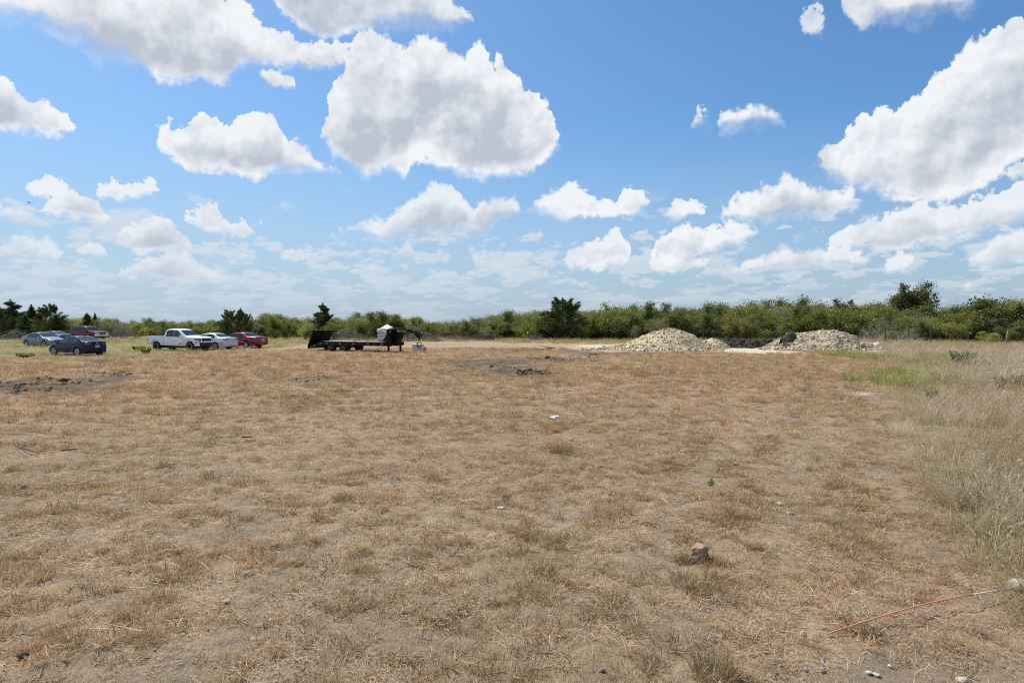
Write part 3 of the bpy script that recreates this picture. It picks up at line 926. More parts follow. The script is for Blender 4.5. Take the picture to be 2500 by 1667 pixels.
# ------------------------------------------------------------------ trees and scrub
BARK = mat("bark", (0.15, 0.125, 0.10), 0.9, wear=0.8, wear_col=(0.26, 0.235, 0.205), scale=9.0, bump=0.6, spec=0.2)
GREYBARK = mat("grey_bark", (0.24, 0.225, 0.205), 0.9, wear=0.8, wear_col=(0.36, 0.34, 0.31), scale=9.0, bump=0.5, spec=0.2)
L_JUN = foliage_mat("juniper_needles", (0.028, 0.056, 0.02), (0.115, 0.155, 0.05), 0.3, 1.2)
L_JUN2 = foliage_mat("juniper_needles_olive", (0.035, 0.055, 0.018), (0.12, 0.15, 0.046), 0.3, 1.2)
L_MES = foliage_mat("mesquite_leaves", (0.105, 0.13, 0.03), (0.27, 0.285, 0.075), 0.5, 0.9, c3=(0.30, 0.28, 0.10))
L_ELM = foliage_mat("elm_leaves", (0.068, 0.094, 0.023), (0.20, 0.228, 0.057), 0.45, 0.8, c3=(0.22, 0.21, 0.065))
L_OAK = foliage_mat("oak_leaves", (0.055, 0.068, 0.022), (0.16, 0.16, 0.055), 0.4, 0.8, c3=(0.145, 0.115, 0.045))
L_GREY = foliage_mat("grey_twigs_leaves", (0.17, 0.175, 0.085), (0.32, 0.31, 0.18), 0.4, 0.9)

def leaves(C, D, ln, wd, rng, jit=0.6):
    """rhombic leaves at C along directions D"""
    n = len(C)
    D = D + rng.normal(0, jit, (n, 3)); D /= np.linalg.norm(D, axis=1)[:, None] + 1e-9
    S = np.cross(D, rng.normal(0, 1, (n, 3))); S /= np.linalg.norm(S, axis=1)[:, None] + 1e-9
    l = ln * rng.uniform(0.6, 1.35, n)[:, None]; wv = wd * rng.uniform(0.6, 1.35, n)[:, None]
    V = np.stack([C - D * l * 0.5, C + S * wv * 0.5 + D * l * 0.05, C + D * l * 0.5, C - S * wv * 0.5 + D * l * 0.05], 1).reshape(-1, 3)
    return V, np.arange(n)[:, None] * 4 + np.array([[0, 1, 2, 3]])

def juniper(h, r, rng, m=L_JUN, low=0.04, power=0.75, gaps=0.15, dens=1.0):
    tr = MB()
    lean = rng.normal(0, 0.03, 2)
    axis = lambda z: Vector((lean[0] * z, lean[1] * z, z))
    tr.tube([axis(h * t) for t in (-0.02, 0.15, 0.4, 0.7, 0.97)], [0.030 * h, 0.024 * h, 0.017 * h, 0.009 * h, 0.002 * h], 7)
    C, D = [], []
    nb = int(62 * dens)
    bias = rng.uniform(0.75, 1.2, 8)
    for i in range(nb):
        t = low + (1 - low) * (i + rng.uniform(0, 1)) / nb
        if rng.uniform() < gaps * 0.5: continue
        a = rng.uniform(0, 2 * np.pi)
        L = r * (1 - t) ** power * rng.uniform(0.62, 1.15) * bias[int(a / (2 * np.pi) * 8) % 8] + 0.10 * r * rng.uniform(0.3, 1)
        if t < 0.15: L *= 0.85
        up = rng.uniform(0.15, 0.75) + 0.5 * t
        z0 = t * h * 0.93
        base = np.array(axis(z0)); d = np.array([np.cos(a), np.sin(a), up * 0.8]); d /= np.linalg.norm(d)
        tipd = d + np.array([0, 0, 0.5]); tipd /= np.linalg.norm(tipd)
        tr.tube([base, base + d * L * 0.5, base + d * L * 0.5 + tipd * L * 0.42], [0.007 * h * (1 - t) + 0.008, 0.005, 0.003], 4, cap=False)
        n = int((70 + 190 * L / max(r, .1)) * dens)
        s = rng.uniform(0.12, 1, n) ** 0.75
        p = np.where((s < 0.55)[:, None], base + d * (s * L)[:, None], base + d * (0.55 * L) + tipd * ((s - 0.55) * L)[:, None])
        spread = (0.055 * h * (0.45 + 0.55 * (1 - t)) * (1.12 - s * 0.75))[:, None]
        off = rng.normal(0, 1, (n, 3)) * spread * np.array([1, 1, 0.7])
        C.append(p + off)
        D.append(tipd * 1.0 + off / (spread + 1e-6) * 0.45 + np.array([0, 0, 0.25]))
    n = 70; s = rng.uniform(0.86, 1.02, n)
    C.append(np.array([axis(h * q) for q in s]) + rng.normal(0, 0.012 * h, (n, 3)) * (1.1 - s)[:, None] * 6); D.append(np.tile([0, 0, 1.0], (n, 1)))
    C = np.concatenate(C); D = np.concatenate(D)
    C[:, 2] = np.maximum(C[:, 2], 0.03)
    V, F = leaves(C, D, 0.050 * h * 0.62 + 0.05, 0.012 * h * 0.7 + 0.016, rng, 0.42)
    return tr.mesh("trunk", [BARK]), np_mesh("crown", V, F, [m])

def broadleaf(h, r, rng, m=L_MES, n_limb=5, leaf=0.10, dens=1.0, airy=0.5, low=0.15, bark=BARK, multi=True, twig=True, top=1.0):
    """several limbs from the base, forking; loose leaf sprays at the ends"""
    tr = MB(); C, D = [], []
    tips = []
    def grow(p, d, L, rad, depth):
        pts = [p]; dd = d.copy()
        k = 3
        for j in range(k):
            dd = dd + rng.normal(0, 0.22, 3) + np.array([0, 0, 0.05]); dd /= np.linalg.norm(dd)
            pts.append(pts[-1] + dd * L / k)
        tr.tube(pts, [rad * (1 - 0.4 * j / k) for j in range(k + 1)], 5 if depth < 2 else 3, cap=False)
        if depth == 3:
            tips.append((pts[1], pts[-1], dd)); return
        nb = rng.integers(2, 4) if depth else 3
        for b in range(nb):
            q = pts[rng.integers(1, k + 1)]
            nd = dd + rng.normal(0, 0.55, 3) + np.array([0, 0, 0.12]); nd /= np.linalg.norm(nd)
            grow(q, nd, L * rng.uniform(0.6, 0.85), rad * 0.58, depth + 1)
        tips.append((pts[1], pts[-1], dd))
    for i in range(n_limb):
        a = 2 * np.pi * (i + rng.uniform(0, .8)) / n_limb
        tilt = rng.uniform(0.15, 0.95) * r / h * 1.5
        d = np.array([np.cos(a) * tilt, np.sin(a) * tilt, 1.0]); d /= np.linalg.norm(d)
        b = np.array([np.cos(a), np.sin(a), 0]) * (0.16 * r if multi else 0.02) + np.array([0, 0, -0.05 if multi else low * h])
        grow(b, d, h * 0.36 * (1.0 if multi else (1 - low)), 0.016 * h + 0.012, 0)
    if not multi:
        tr.tube([(0, 0, -0.1), (0.02 * h, 0, low * h * 0.5), (0, 0, low * h + 0.05)], [0.045 * h, 0.034 * h, 0.028 * h], 8, cap=False)
    T = np.array([t[1] for t in tips]); zmax = T[:, 2].max(); rmax = np.percentile(np.hypot(T[:, 0], T[:, 1]), 95)
    sz, sr = h * top / (zmax + 0.25), r / (rmax + 0.3)
    for p0, p1, dd in tips:
        c0 = p0 * np.array([sr, sr, sz]); c1 = p1 * np.array([sr, sr, sz])
        if c1[2] < low * h * 0.6 or rng.uniform() < airy * 0.35: continue
        n = int(rng.integers(26, 60) * dens)
        s = rng.uniform(0.1, 1.15, n)[:, None]
        C.append(c0 + (c1 - c0) * s + rng.normal(0, 1, (n, 3)) * np.array([0.13, 0.13, 0.085]) * r * rng.uniform(0.6, 1.2))
        D.append(np.tile(dd, (n, 1)))
    C = np.concatenate(C); D = np.concatenate(D)
    C[:, 2] = np.maximum(C[:, 2], 0.05)
    V, F = leaves(C, D, leaf * 1.5, leaf * 0.8, rng, 1.2)
    me = tr.mesh("trunk", [bark])
    co = np.empty(len(me.vertices) * 3, np.float32); me.vertices.foreach_get('co', co); co = co.reshape(-1, 3)
    co *= np.array([sr, sr, sz]); me.vertices.foreach_set('co', co.ravel())
    return me, np_mesh("crown", V, F, [m])

rt = np.random.default_rng(23)
PR = {
 'juniper': [juniper(4.0, 1.5, rt) for _ in range(3)],
 'spire': [juniper(4.0, 1.25, rt, gaps=0.35, power=0.95), juniper(4.0, 1.45, rt, gaps=0.4, power=0.85)],
 'round_juniper': [juniper(4.0, 2.1, rt, L_JUN2, power=0.5), juniper(4.0, 2.3, rt, L_JUN, power=0.45)],
 'mesquite': [broadleaf(3.0, 1.9, rt, L_MES, 5, 0.085, 1.25, 0.5) for _ in range(4)],
 'elm': [broadleaf(3.6, 2.0, rt, L_ELM, 5, 0.10, 1.5, 0.3, 0.12) for _ in range(4)],
 'airy': [broadleaf(3.4, 1.9, rt, L_GREY, 5, 0.06, 0.6, 0.9, 0.2, GREYBARK) for _ in range(3)],
 'bare': [broadleaf(2.6, 1.7, rt, L_GREY, 6, 0.05, 0.28, 1.3, 0.1, GREYBARK) for _ in range(3)],
 'oak': [broadleaf(7.0, 2.6, rt, L_OAK, 6, 0.15, 2.6, 0.25, 0.22, BARK)],
 'pale_mesquite': [broadleaf(3.6, 2.0, rt, L_GREY, 4, 0.075, 0.8, 0.8, 0.2, GREYBARK)],
}
BASE_H = {'juniper': 4.0, 'spire': 4.0, 'round_juniper': 4.0, 'mesquite': 3.0, 'elm': 3.6, 'airy': 3.4, 'bare': 2.6, 'oak': 7.0, 'pale_mesquite': 3.6}
NAMES = {'juniper': ('juniper_tree', 'tree'), 'spire': ('juniper_tree', 'tree'), 'round_juniper': ('juniper_tree', 'tree'), 'mesquite': ('mesquite_shrub', 'shrub'),
         'elm': ('elm_tree', 'tree'), 'airy': ('thin_tree', 'tree'), 'bare': ('bare_shrub', 'shrub'), 'oak': ('oak_tree', 'tree'), 'pale_mesquite': ('mesquite_tree', 'tree')}
def tree(kind, u, depth, top_v, label, group=None, widen=1.0, which=None):
    """one tree: stands at the given depth in the direction u, reaches the height seen at top_v"""
    depth *= 1.12
    d = ray(u, 786)
    x = d.x / d.y * depth
    dt = ray(u, top_v)
    h = EYE + dt.z / dt.y * depth
    tm, cm = PR[kind][rt.integers(0, len(PR[kind])) if which is None else which]
    nm, cat = NAMES[kind]
    o = empty(nm, (x, depth, 0.0), rt.uniform(0, 2 * np.pi))
    s = h / BASE_H[kind]
    o.scale = (s * widen, s * widen, s)
    link(bpy.data.objects.new('trunk', tm), o); link(bpy.data.objects.new('crown', cm), o)
    tag(o, label, cat, group)
    return o

# trees that stand out of the scrub
for a in [
 ('spire', 30, 92, 733, 'tall ragged juniper at the far left end of the scrub, topping its neighbours', None, 1.9, 1),
 ('round_juniper', 0, 88, 752, 'dense dark juniper at the very left edge, behind the green grass', None, 1.0, 0),
 ('spire', 76, 96, 745, 'thin ragged juniper with open branches between two dense dark junipers', None, 1.6, 0),
 ('round_juniper', 122, 90, 744, 'dark pointed juniper standing behind the two grey sedans', None, 1.25, 0),
 ('juniper', 60, 86, 768, 'low dense juniper filling the gap left of the pointed juniper behind the grey sedans', None, 1.7, 1),
 ('juniper', 100, 93, 756, 'smaller pointed juniper leaning on the left flank of the pointed one', None, 1.0, 2),
 ('juniper', 214, 98, 765, 'small twin-topped juniper rising behind the roof of the maroon suv', None, 1.6, 1),
 ('spire', 232, 99, 764, 'slim juniper top beside the twin-topped juniper behind the maroon suv', None, 0.9, 0),
 ('round_juniper', 35, 90, 772, 'low spreading juniper under the tall ragged one at the left end', None, 1.0, 1),
 ('elm', 90, 94, 776, 'olive green shrub filling in under the pointed juniper', None, 1.2, 2),
 ('elm', 150, 92, 774, 'bushy green shrub right of the pointed juniper, behind the dark grey sedan', None, 1.2, 3),
 ('elm', 245, 97, 779, 'green shrub at the foot of the slim juniper, right of the maroon suv roof', None, 1.2, 1),
 ('elm', 180, 95, 776, 'rounded green tree between junipers behind the maroon suv', None, 1.1, 0),
 ('pale_mesquite', 268, 96, 764, 'pale open mesquite just right of the maroon suv, grey limbs showing', None, 0.9, 0),
 ('bare', 300, 95, 778, 'grey leafless shrub right of the pale open mesquite', None, 1.1, 0),
 ('round_juniper', 562, 76, 758, 'broad dark juniper behind the silver sedan', None, 1.1, 0),
 ('juniper', 583, 79, 753, 'pointed juniper rising from the middle of the dark clump behind the red sedan', None, 1.25, 2),
 ('round_juniper', 604, 76, 766, 'dark juniper on the right of the clump behind the red sedan', None, 0.75, 1),
 ('elm', 670, 84, 770, 'light green upright tree between the dark juniper clump and the tall lone juniper', None, 0.8, 1),
 ('elm', 700, 86, 774, 'light green bushy tree right of the upright one, near the red sedan', None, 0.9, 2),
 ('spire', 789, 80, 741, 'tall lone juniper with layered branches rising behind the trailer ramp', None, 1.6, 1),
 ('mesquite', 750, 78, 783, 'yellow green shrub at the left foot of the tall lone juniper', None, 1.0, 0),
 ('mesquite', 808, 78, 782, 'yellow green shrub at the right foot of the tall lone juniper', None, 0.9, 1),
 ('airy', 860, 86, 774, 'grey green thin-leaved thicket tree between the lone juniper and the wrapped pallet', None, 1.3, 0),
 ('elm', 906, 84, 756, 'dark bushy tree with a blunt top standing behind the wrapped pallet', None, 1.1, 0),
 ('elm', 960, 84, 762, 'dark green tree behind the gooseneck of the trailer', None, 0.9, 3),
 ('elm', 1015, 86, 770, 'low round tree right of the gooseneck, behind the white water tank', None, 1.0, 0),
 ('airy', 1320, 86, 745, 'nearly bare thin tree left of the big dark juniper', None, 0.6, 1),
 ('round_juniper', 1374, 82, 729, 'big dark juniper in the middle of the scrub, spiky at the top', None, 1.55, 0),
 ('spire', 1394, 84, 731, 'narrow juniper leaning against the right of the big dark juniper', None, 0.75, 1),
 ('elm', 1418, 83, 752, 'bright green tree right of the big dark juniper', None, 0.8, 1),
 ('elm', 1516, 88, 734, 'open grey green tree standing above the scrub, left of the first gravel heap', None, 1.0, 2),
 ('elm', 1622, 88, 731, 'green tree with a small raised tuft on top, behind the first gravel heap', None, 1.1, 0),
 ('elm', 1738, 86, 733, 'rounded open grey green tree behind the low soil bank', None, 1.1, 0),
 ('elm', 1850, 86, 752, 'green tree behind the left foot of the second gravel heap', None, 1.2, 2),
 ('oak', 2062, 82, 728, 'broad dark oak-like tree behind the second gravel heap', None, 0.9, 0),
 ('oak', 2228, 84, 688, 'tall spreading oak rising high above the scrub on the right', None, 1.0, 0),
 ('elm', 2170, 80, 742, 'rounded tree at the left foot of the tall spreading oak', None, 1.1, 1),
 ('elm', 2265, 79, 756, 'olive green tree at the right foot of the tall spreading oak', None, 1.1, 2),
 ('elm', 2390, 76, 727, 'large rounded tree left of the one near the right edge', None, 1.5, 3),
 ('elm', 2440, 76, 721, 'large rounded tree near the right edge, tallest after the oak', None, 1.5, 0),
 ('juniper', 2490, 74, 742, 'dark tree at the right edge of the scrub', None, 1.3, 1),
 ('bare', 2130, 72, 776, 'grey leafless thorn shrub right of the second gravel heap', None, 1.3, 1),
 ('bare', 2210, 72, 790, 'low grey leafless shrub under the tall spreading oak', None, 1.5, 2),
 ('mesquite', 2160, 70, 806, 'small yellow green mesquite standing free in the grass right of the second gravel heap', None, 0.8, 2),
 ('mesquite', 2330, 72, 782, 'yellow green mesquite in the middle of the right hand scrub', None, 1.2, 3),
 ('mesquite', 2420, 66, 806, 'low green shrub beside the leaning wooden post', None, 1.3, 0),
]:
    kind, u, dep, tv, lab, grp, wd, wh = a
    tree(kind, u, dep, tv, lab, grp, wd, wh % len(PR[kind]))

# shrubs along the front of the scrub: alike, so they share a label by kind
SKY_U = [-200, 0, 250, 300, 480, 640, 700, 850, 900, 1000, 1150, 1200, 1300, 1400, 1480, 1600, 1700, 1800, 2000, 2100, 2200, 2330, 2420, 2500, 2700]
SKY_V = [766, 770, 778, 782, 783, 773, 771, 776, 764, 772, 780, 767, 754, 755, 752, 753, 750, 747, 742, 745, 741, 751, 736, 742, 740]
BASE_U = [-200, 0, 300, 700, 1150, 1300, 1700, 2100, 2500, 2700]
BASE_D = [104, 106, 118, 104, 96, 95, 92, 86, 79, 77]
FRONT_LABEL = {
 'mesquite': 'yellow green mesquite shrub in the front of the scrub along the field edge',
 'elm': 'mid green leafy tree in the front of the scrub along the field edge',
 'airy': 'grey green thin-leaved tree in the front of the scrub along the field edge',
 'bare': 'grey nearly leafless shrub in the front of the scrub along the field edge'}
u = 262.0
while u < 2480:
    dep = (np.interp(u, BASE_U, BASE_D) + rt.uniform(-1.5, 2.5)) / 1.12
    sv = np.interp(u, SKY_U, SKY_V)
    kind = rt.choice(['mesquite', 'mesquite', 'elm', 'airy', 'bare'])
    hgt = (EYE + (786 - sv) / 1667 * dep * 1.12)
    f = rt.uniform(0.6, 1.08) * (0.72 if kind == 'bare' else 1.0)
    tv = 786 - (hgt * f - EYE) / (dep * 1.12) * 1667
    if not 1690 < u < 1700:
        tree(kind, u, dep, tv, FRONT_LABEL[kind], 'shrubs in the front of the scrub', rt.uniform(0.9, 1.25))
    u += rt.uniform(26, 44)

# the thicket behind them reads as one mass
def joined(kind, i):
    tm, cm = PR[kind][i]
    ob = []
    for me in (tm, cm):
        n = len(me.vertices); co = np.empty(n * 3, np.float32); me.vertices.foreach_get('co', co)
        f4 = [list(p.vertices) for p in me.polygons]
        ob.append((co.reshape(-1, 3), f4, me.materials[0]))
    V = np.concatenate([ob[0][0], ob[1][0]])
    o = len(ob[0][0])
    F = [f for f in ob[0][1]] + [[k + o for k in f] for f in ob[1][1]]
    me = bpy.data.meshes.new("thicket_%s_%d" % (kind, i))
    me.from_pydata([tuple(p) for p in V], [], F)
    me.materials.append(ob[0][2]); me.materials.append(ob[1][2])
    me.polygons.foreach_set('material_index', [0] * len(ob[0][1]) + [1] * len(ob[1][1]))
    me.update()
    return me
TH = [('mesquite', 0), ('mesquite', 1), ('elm', 0), ('elm', 1), ('elm', 2), ('airy', 0), ('bare', 0), ('mesquite', 2), ('elm', 3), ('airy', 1)]
THM = [joined(*t) for t in TH]
pos, rot, scl, idx = [], [], [], []
for row, (dd, f0, f1) in enumerate(((1.5, 0.5, 0.9), (5, 0.75, 1.12), (9, 0.85, 1.18), (14, 0.9, 1.18), (20, 0.9, 1.2), (28, 0.9, 1.2))):
    u = -420.0
    while u < 2950:
        dep = np.interp(u, BASE_U, BASE_D) + dd + rt.uniform(-1.5, 1.5)
        sv = np.interp(u, SKY_U, SKY_V) + 4 + 36 * (float(fbm([u * 0.012 + row], [row * 3.1], 12, 3)[0]) - 0.5)
        h = (EYE + (786 - sv) / 1667 * dep) * rt.uniform(f0, f1)
        k = int(rt.integers(0, len(TH)))
        s = h / BASE_H[TH[k][0]]
        x = (u - 1250) / 1667 * dep
        pos.append((x, dep, -0.03)); rot.append((0, 0, rt.uniform(0, 6.28)))
        wv = s * rt.uniform(1.0, 1.35); scl.append((wv, wv, s)); idx.append(k)
        u += rt.uniform(22, 40) * (0.8 if row == 0 else 1.0)
strew('scrub_thicket', 'continuous thicket of scrub behind the mown field', THM, None, pos, rot, scl, idx)
# ------------------------------------------------------------------ parked vehicles
def paint(name, col, metal=0.0, rough=0.28, coat=0.35):
    return mat(name, col, rough, metal, coat=coat, spec=0.3, wear=0.06, wear_col=tuple(0.75 * c + 0.25 * d for c, d in zip(col, (0.30, 0.26, 0.20))), scale=3.0)
M_GLASS = mat("car_glass", (0.012, 0.016, 0.018), 0.04, 0.0, spec=0.8)
M_TRIM = mat("black_trim", (0.012, 0.012, 0.013), 0.5)
M_RUBBER = mat("tyre_rubber", (0.018, 0.018, 0.018), 0.85, wear=0.6, wear_col=(0.075, 0.062, 0.048), scale=14)
M_ALLOY = mat("alloy_rim", (0.58, 0.59, 0.60), 0.3, 0.85)
M_DARKRIM = mat("dark_rim", (0.03, 0.03, 0.032), 0.4, 0.4)
M_CHROME = mat("chrome", (0.75, 0.75, 0.76), 0.12, 1.0)
M_LAMP = mat("clear_lamp", (0.42, 0.43, 0.44), 0.08, 0.0, coat=1.0)
M_DLAMP = mat("dark_lamp", (0.03, 0.035, 0.04), 0.06, 0.0, coat=1.0)
M_RED = mat("red_lamp", (0.30, 0.010, 0.012), 0.12, 0.0, coat=1.0)
M_PLATE = mat("number_plate", (0.62, 0.63, 0.66), 0.45)

def resample(pl, step):
    pl = np.asarray(pl, float)
    seg = np.hypot(*np.diff(pl, axis=0).T); s = np.concatenate([[0], np.cumsum(seg)])
    n = max(int(s[-1] / step), 2)
    t = np.linspace(0, s[-1], n + 1)
    return np.stack([np.interp(t, s, pl[:, 0]), np.interp(t, s, pl[:, 1])], 1)
def smooth_poly(pl, k=2):
    """corner cutting, ends kept"""
    pl = np.asarray(pl, float)
    for _ in range(k):
        a, b = pl[:-1], pl[1:]
        q = np.stack([0.8 * a + 0.2 * b, 0.2 * a + 0.8 * b], 1).reshape(-1, 2)
        pl = np.concatenate([pl[:1], q, pl[-1:]])
    return pl
def ip(pl, x):
    pl = np.asarray(sorted(pl)); return np.interp(x, pl[:, 0], pl[:, 1])

def car_shell(S):
    """loft of the body; returns grid points [station, k, 3]"""
    top = resample(smooth_poly(S['top']), 0.028)
    xs, zt = top[:, 0], top[:, 1]
    NS, NU, NT_ = 12, 12, 20
    bel = np.minimum(ip(S['belt'], xs), zt - 0.015)
    zb = np.minimum(ip(S['bottom'], xs), bel - 0.02)
    w = ip(S['plan'], xs)
    tum = S.get('tumble', 0.42)
    rows = []
    for x, t, b, z0, hw in zip(xs, zt, bel, zb, w):
        g = max(t - b, 0.0)
        wr = hw * 0.955 - tum * max(g - 0.02, 0.0)
        wr = max(wr, hw * 0.5)
        half = [(0.0, z0), (hw * 0.80, z0), (hw * 0.93, z0 + 0.03)]
        for k in range(NS):
            f = k / (NS - 1)
            z = z0 + 0.06 + (b - z0 - 0.06) * f
            bul = hw * (0.955 + 0.045 * math.sin(math.pi * min(max(f, 0), 1)) ** 0.7)
            if f > 0.62: bul += -0.012 * math.sin((f - 0.62) / 0.38 * math.pi) * 1.0
            half.append((bul, z))
        rad = min(0.07, g * 0.5)
        for k in range(1, NU + 1):
            f = k / NU
            half.append((hw * 0.955 + (wr - hw * 0.955) * f, b + (t - rad - b) * f))
        for k in range(1, NT_ + 1):
            f = k / NT_
            y = wr * (1 - f)
            e = min(f * wr / 0.10, 1.0)
            half.append((y, t - rad * (1 - e) ** 2 * 0.9 + 0.025 * (1 - (y / max(wr, .01)) ** 2)))
        rows.append([(x, y, z) for y, z in half])
    return np.array(rows), (3, 3 + NS, 3 + NS + NU)

def build_vehicle(name, S, loc, head, label, cat, group=None):
    root = empty(name, loc, head)
    tag(root, label, cat, group)
    G, (k0, k1, k2) = car_shell(S)
    n, m = G.shape[:2]
    # both halves: right side mirrored
    L = G; Rr = G.copy(); Rr[:, :, 1] *= -1
    V = np.concatenate([L.reshape(-1, 3), Rr.reshape(-1, 3)])
    ii = np.arange(n * m).reshape(n, m)
    q = np.stack([ii[:-1, :-1], ii[1:, :-1], ii[1:, 1:], ii[:-1, 1:]], -1).reshape(-1, 4)
    q = np.concatenate([q[:, ::-1], q + n * m])
    kk = np.tile(np.arange(m - 1)[None, :], (n - 1, 1)).ravel(); kk = np.concatenate([kk, kk])
    C = V[q].mean(1)
    nrm = np.cross(V[q[:, 1]] - V[q[:, 0]], V[q[:, 2]] - V[q[:, 1]]); nl = np.linalg.norm(nrm, axis=1)[:, None]
    nrm = nrm / np.maximum(nl, 1e-9)
    owner = np.full(len(q), 0)
    parts = [('body', S['paint'], 0.0)]
    cx, cy, cz = C.T
    for nm, mt, fn, off in S['patches']:
        sel = fn(cx, np.abs(cy), cz, kk, k1, k2, nrm)
        sides = ((cy > 0), (cy <= 0)) if nm in ('headlight', 'taillight', 'side_window', 'quarter_window', 'front_side_window', 'fog_lamp', 'rocker_trim', 'fender_flare', 'reflector') else (np.ones(len(q), bool),)
        for sd_ in sides:
            sl = sel & sd_ & (owner == 0)
            if not sl.any(): continue
            if nm is None or nm == 'cut':
                owner[sl] = -1
            else:
                parts.append((nm, mt, off)); owner[sl] = len(parts) - 1
    for wx in S['axles']:
        arch = ((cx - wx) ** 2 + (cz - S['tyre_r'] - 0.01) ** 2 < (S['tyre_r'] + 0.055) ** 2) & (np.abs(cy) > 0.45 * S['w'] / 2) & (kk < k1)
        owner[arch] = -1
    for i, (nm, mt, off) in enumerate(parts):
        f = q[owner == i]
        if not len(f): continue
        u, inv = np.unique(f, return_inverse=True)
        vv = V[u].copy()
        if off:
            vn = np.zeros((len(V), 3)); np.add.at(vn, f.ravel(), np.repeat(nrm[owner == i], 4, 0)); vv += off * vn[u] / np.maximum(np.linalg.norm(vn[u], axis=1)[:, None], 1e-9)
        me = np_mesh(nm, vv, inv.reshape(-1, 4), [mt], smooth=True)
        bm = bmesh.new(); bm.from_mesh(me); bmesh.ops.remove_doubles(bm, verts=bm.verts, dist=0.0008); bmesh.ops.recalc_face_normals(bm, faces=bm.faces); bm.to_mesh(me); bm.free()
        link(bpy.data.objects.new(nm, me), root)
    # underbody
    hw = S['w'] / 2
    b = MB(); x0, x1 = S['axles'][1] - 0.5, S['axles'][0] + 0.5
    b.bbox(((x0 + x1) / 2, 0, 0.42), (x1 - x0 + 0.2, hw * 1.1, 0.36), 0.03)
    b.build('underbody', M_TRIM, root)
    # wheels
    tr = S['tyre_r']; rr = S['rim_r']; tw = S.get('tyre_w', 0.215)
    tm = MB(); tm.lathe([(rr, -tw / 2 + 0.01), (rr + 0.02, -tw / 2), (tr - 0.035, -tw / 2 - 0.006), (tr - 0.008, -tw / 2 + 0.018), (tr, -tw / 4), (tr, tw / 4), (tr - 0.008, tw / 2 - 0.018), (tr - 0.035, tw / 2 + 0.006), (rr + 0.02, tw / 2), (rr, tw / 2 - 0.01)], 'y')
    tyre = tm.mesh('tyre', M_RUBBER)
    rm = MB()
    rm.lathe([(rr + 0.006, tw / 2 + 0.002), (rr - 0.018, tw / 2 + 0.006), (rr - 0.032, tw / 2 - 0.02), (rr - 0.035, 0)], 'y')
    ns = S['spokes']
    for k in range(ns):
        a = 2 * math.pi * k / ns
        for da in ((-0.16, 0.16) if S.get('split_spoke') else (0.0,)):
            p0 = Vector((0.05 * math.cos(a), tw / 2 - 0.045, 0.05 * math.sin(a)))
            p1 = Vector(((rr - 0.02) * math.cos(a + da), tw / 2 - 0.012, (rr - 0.02) * math.sin(a + da)))
            rm.tube([p0, (p0 + p1) / 2 + Vector((0, 0.01, 0)), p1], [0.026, 0.022, 0.02], 6)
    rm.lathe([(0.0, tw / 2 - 0.02), (0.05, tw / 2 - 0.025), (0.062, tw / 2 - 0.06)], 'y', seg=16)
    rim = rm.mesh('rim', S['rim'])
    hm = MB(); hm.lathe([(0.0, 0.03), (rr - 0.04, 0.03), (rr - 0.035, -tw / 2 + 0.01), (0, -tw / 2 + 0.012)], 'y')
    hub = hm.mesh('wheel', M_DARKRIM)
    for wx in S['axles']:
        for s in (1, -1):
            wo = link(bpy.data.objects.new('wheel', hub), root)
            wo.location = (wx, s * (hw - tw / 2 - 0.025), tr - 0.01)
            wo.rotation_euler = (0, 0.4 * wx, 0 if s > 0 else math.pi)
            link(bpy.data.objects.new('tyre', tyre), wo); link(bpy.data.objects.new('rim', rim), wo)
    # mirrors
    mx, mz = S['mirror']
    for s in (1, -1):
        b = MB(); b.bbox((mx, s * (hw + 0.075), mz), (0.11, 0.19, S.get('mirror_h', 0.13)), 0.035)
        b.bbox((mx + 0.02, s * (hw - 0.025), mz - 0.04), (0.06, 0.08, 0.05), 0.015)
        b.build('mirror', S.get('mirror_mat', S['paint']), root)
    # door handles
    for hx, hz in S['handles']:
        for s in (1, -1):
            b = MB(); b.bbox((hx, s * (ip(S['plan'], hx) * 1.0 + 0.004), hz), (0.20, 0.035, 0.035), 0.012)
            b.build('door_handle', S.get('handle_mat', S['paint']), root)
    # door seams
    for sxx, z0, z1 in S['seams']:
        for s in (1, -1):
            b = MB()
            h_ = ip(S['plan'], sxx)
            zz = np.linspace(z0, z1, 8)
            idx_ = np.argmin(np.abs(G[:, 0, 0] - sxx))
            prof = G[idx_]
            yy = np.interp(zz, prof[2:k1, 2], prof[2:k1, 1]) + 0.002
            pts = [(sxx, s * y_, z_) for y_, z_ in zip(yy, zz)]
            b.tube(pts, 0.006, 4)
            b.build('door_seam', M_TRIM, root)
    if 'extra' in S: S['extra'](root, S)
    return root

def win(x0, x1, z_lo=0.03, slant0=0.0, slant1=0.0, S=None):
    """side glass between two posts; slant leans a post backwards with height"""
    def f(cx, ay, cz, kk, k1, k2, nrm):
        bz = ip(S['belt'], cx)
        tz = ip(S['roofline'], cx)
        return (kk >= k1) & (kk < k2) & (cz > bz + z_lo) & (cz < tz - 0.075) & (cx > x0 + slant0 * (cz - bz)) & (cx < x1 + slant1 * (cz - bz))
    return f
def screen(x0, x1, inset=0.07):
    def f(cx, ay, cz, kk, k1, k2, nrm):
        return (kk >= k2) & (cx > x0) & (cx < x1) & (np.abs(nrm[:, 2]) < 0.985)
    return f
def inset_screen(x0, x1, S, edge=0.06):
    def f(cx, ay, cz, kk, k1, k2, nrm):
        bz = np.minimum(ip(S['belt'], cx), 9)
        wr = ip(S['plan'], cx) * 0.955 - S.get('tumble', 0.42) * np.maximum(cz - bz, 0)
        return (kk >= k2) & (cx > x0) & (cx < x1) & (ay < wr - edge)
    return f
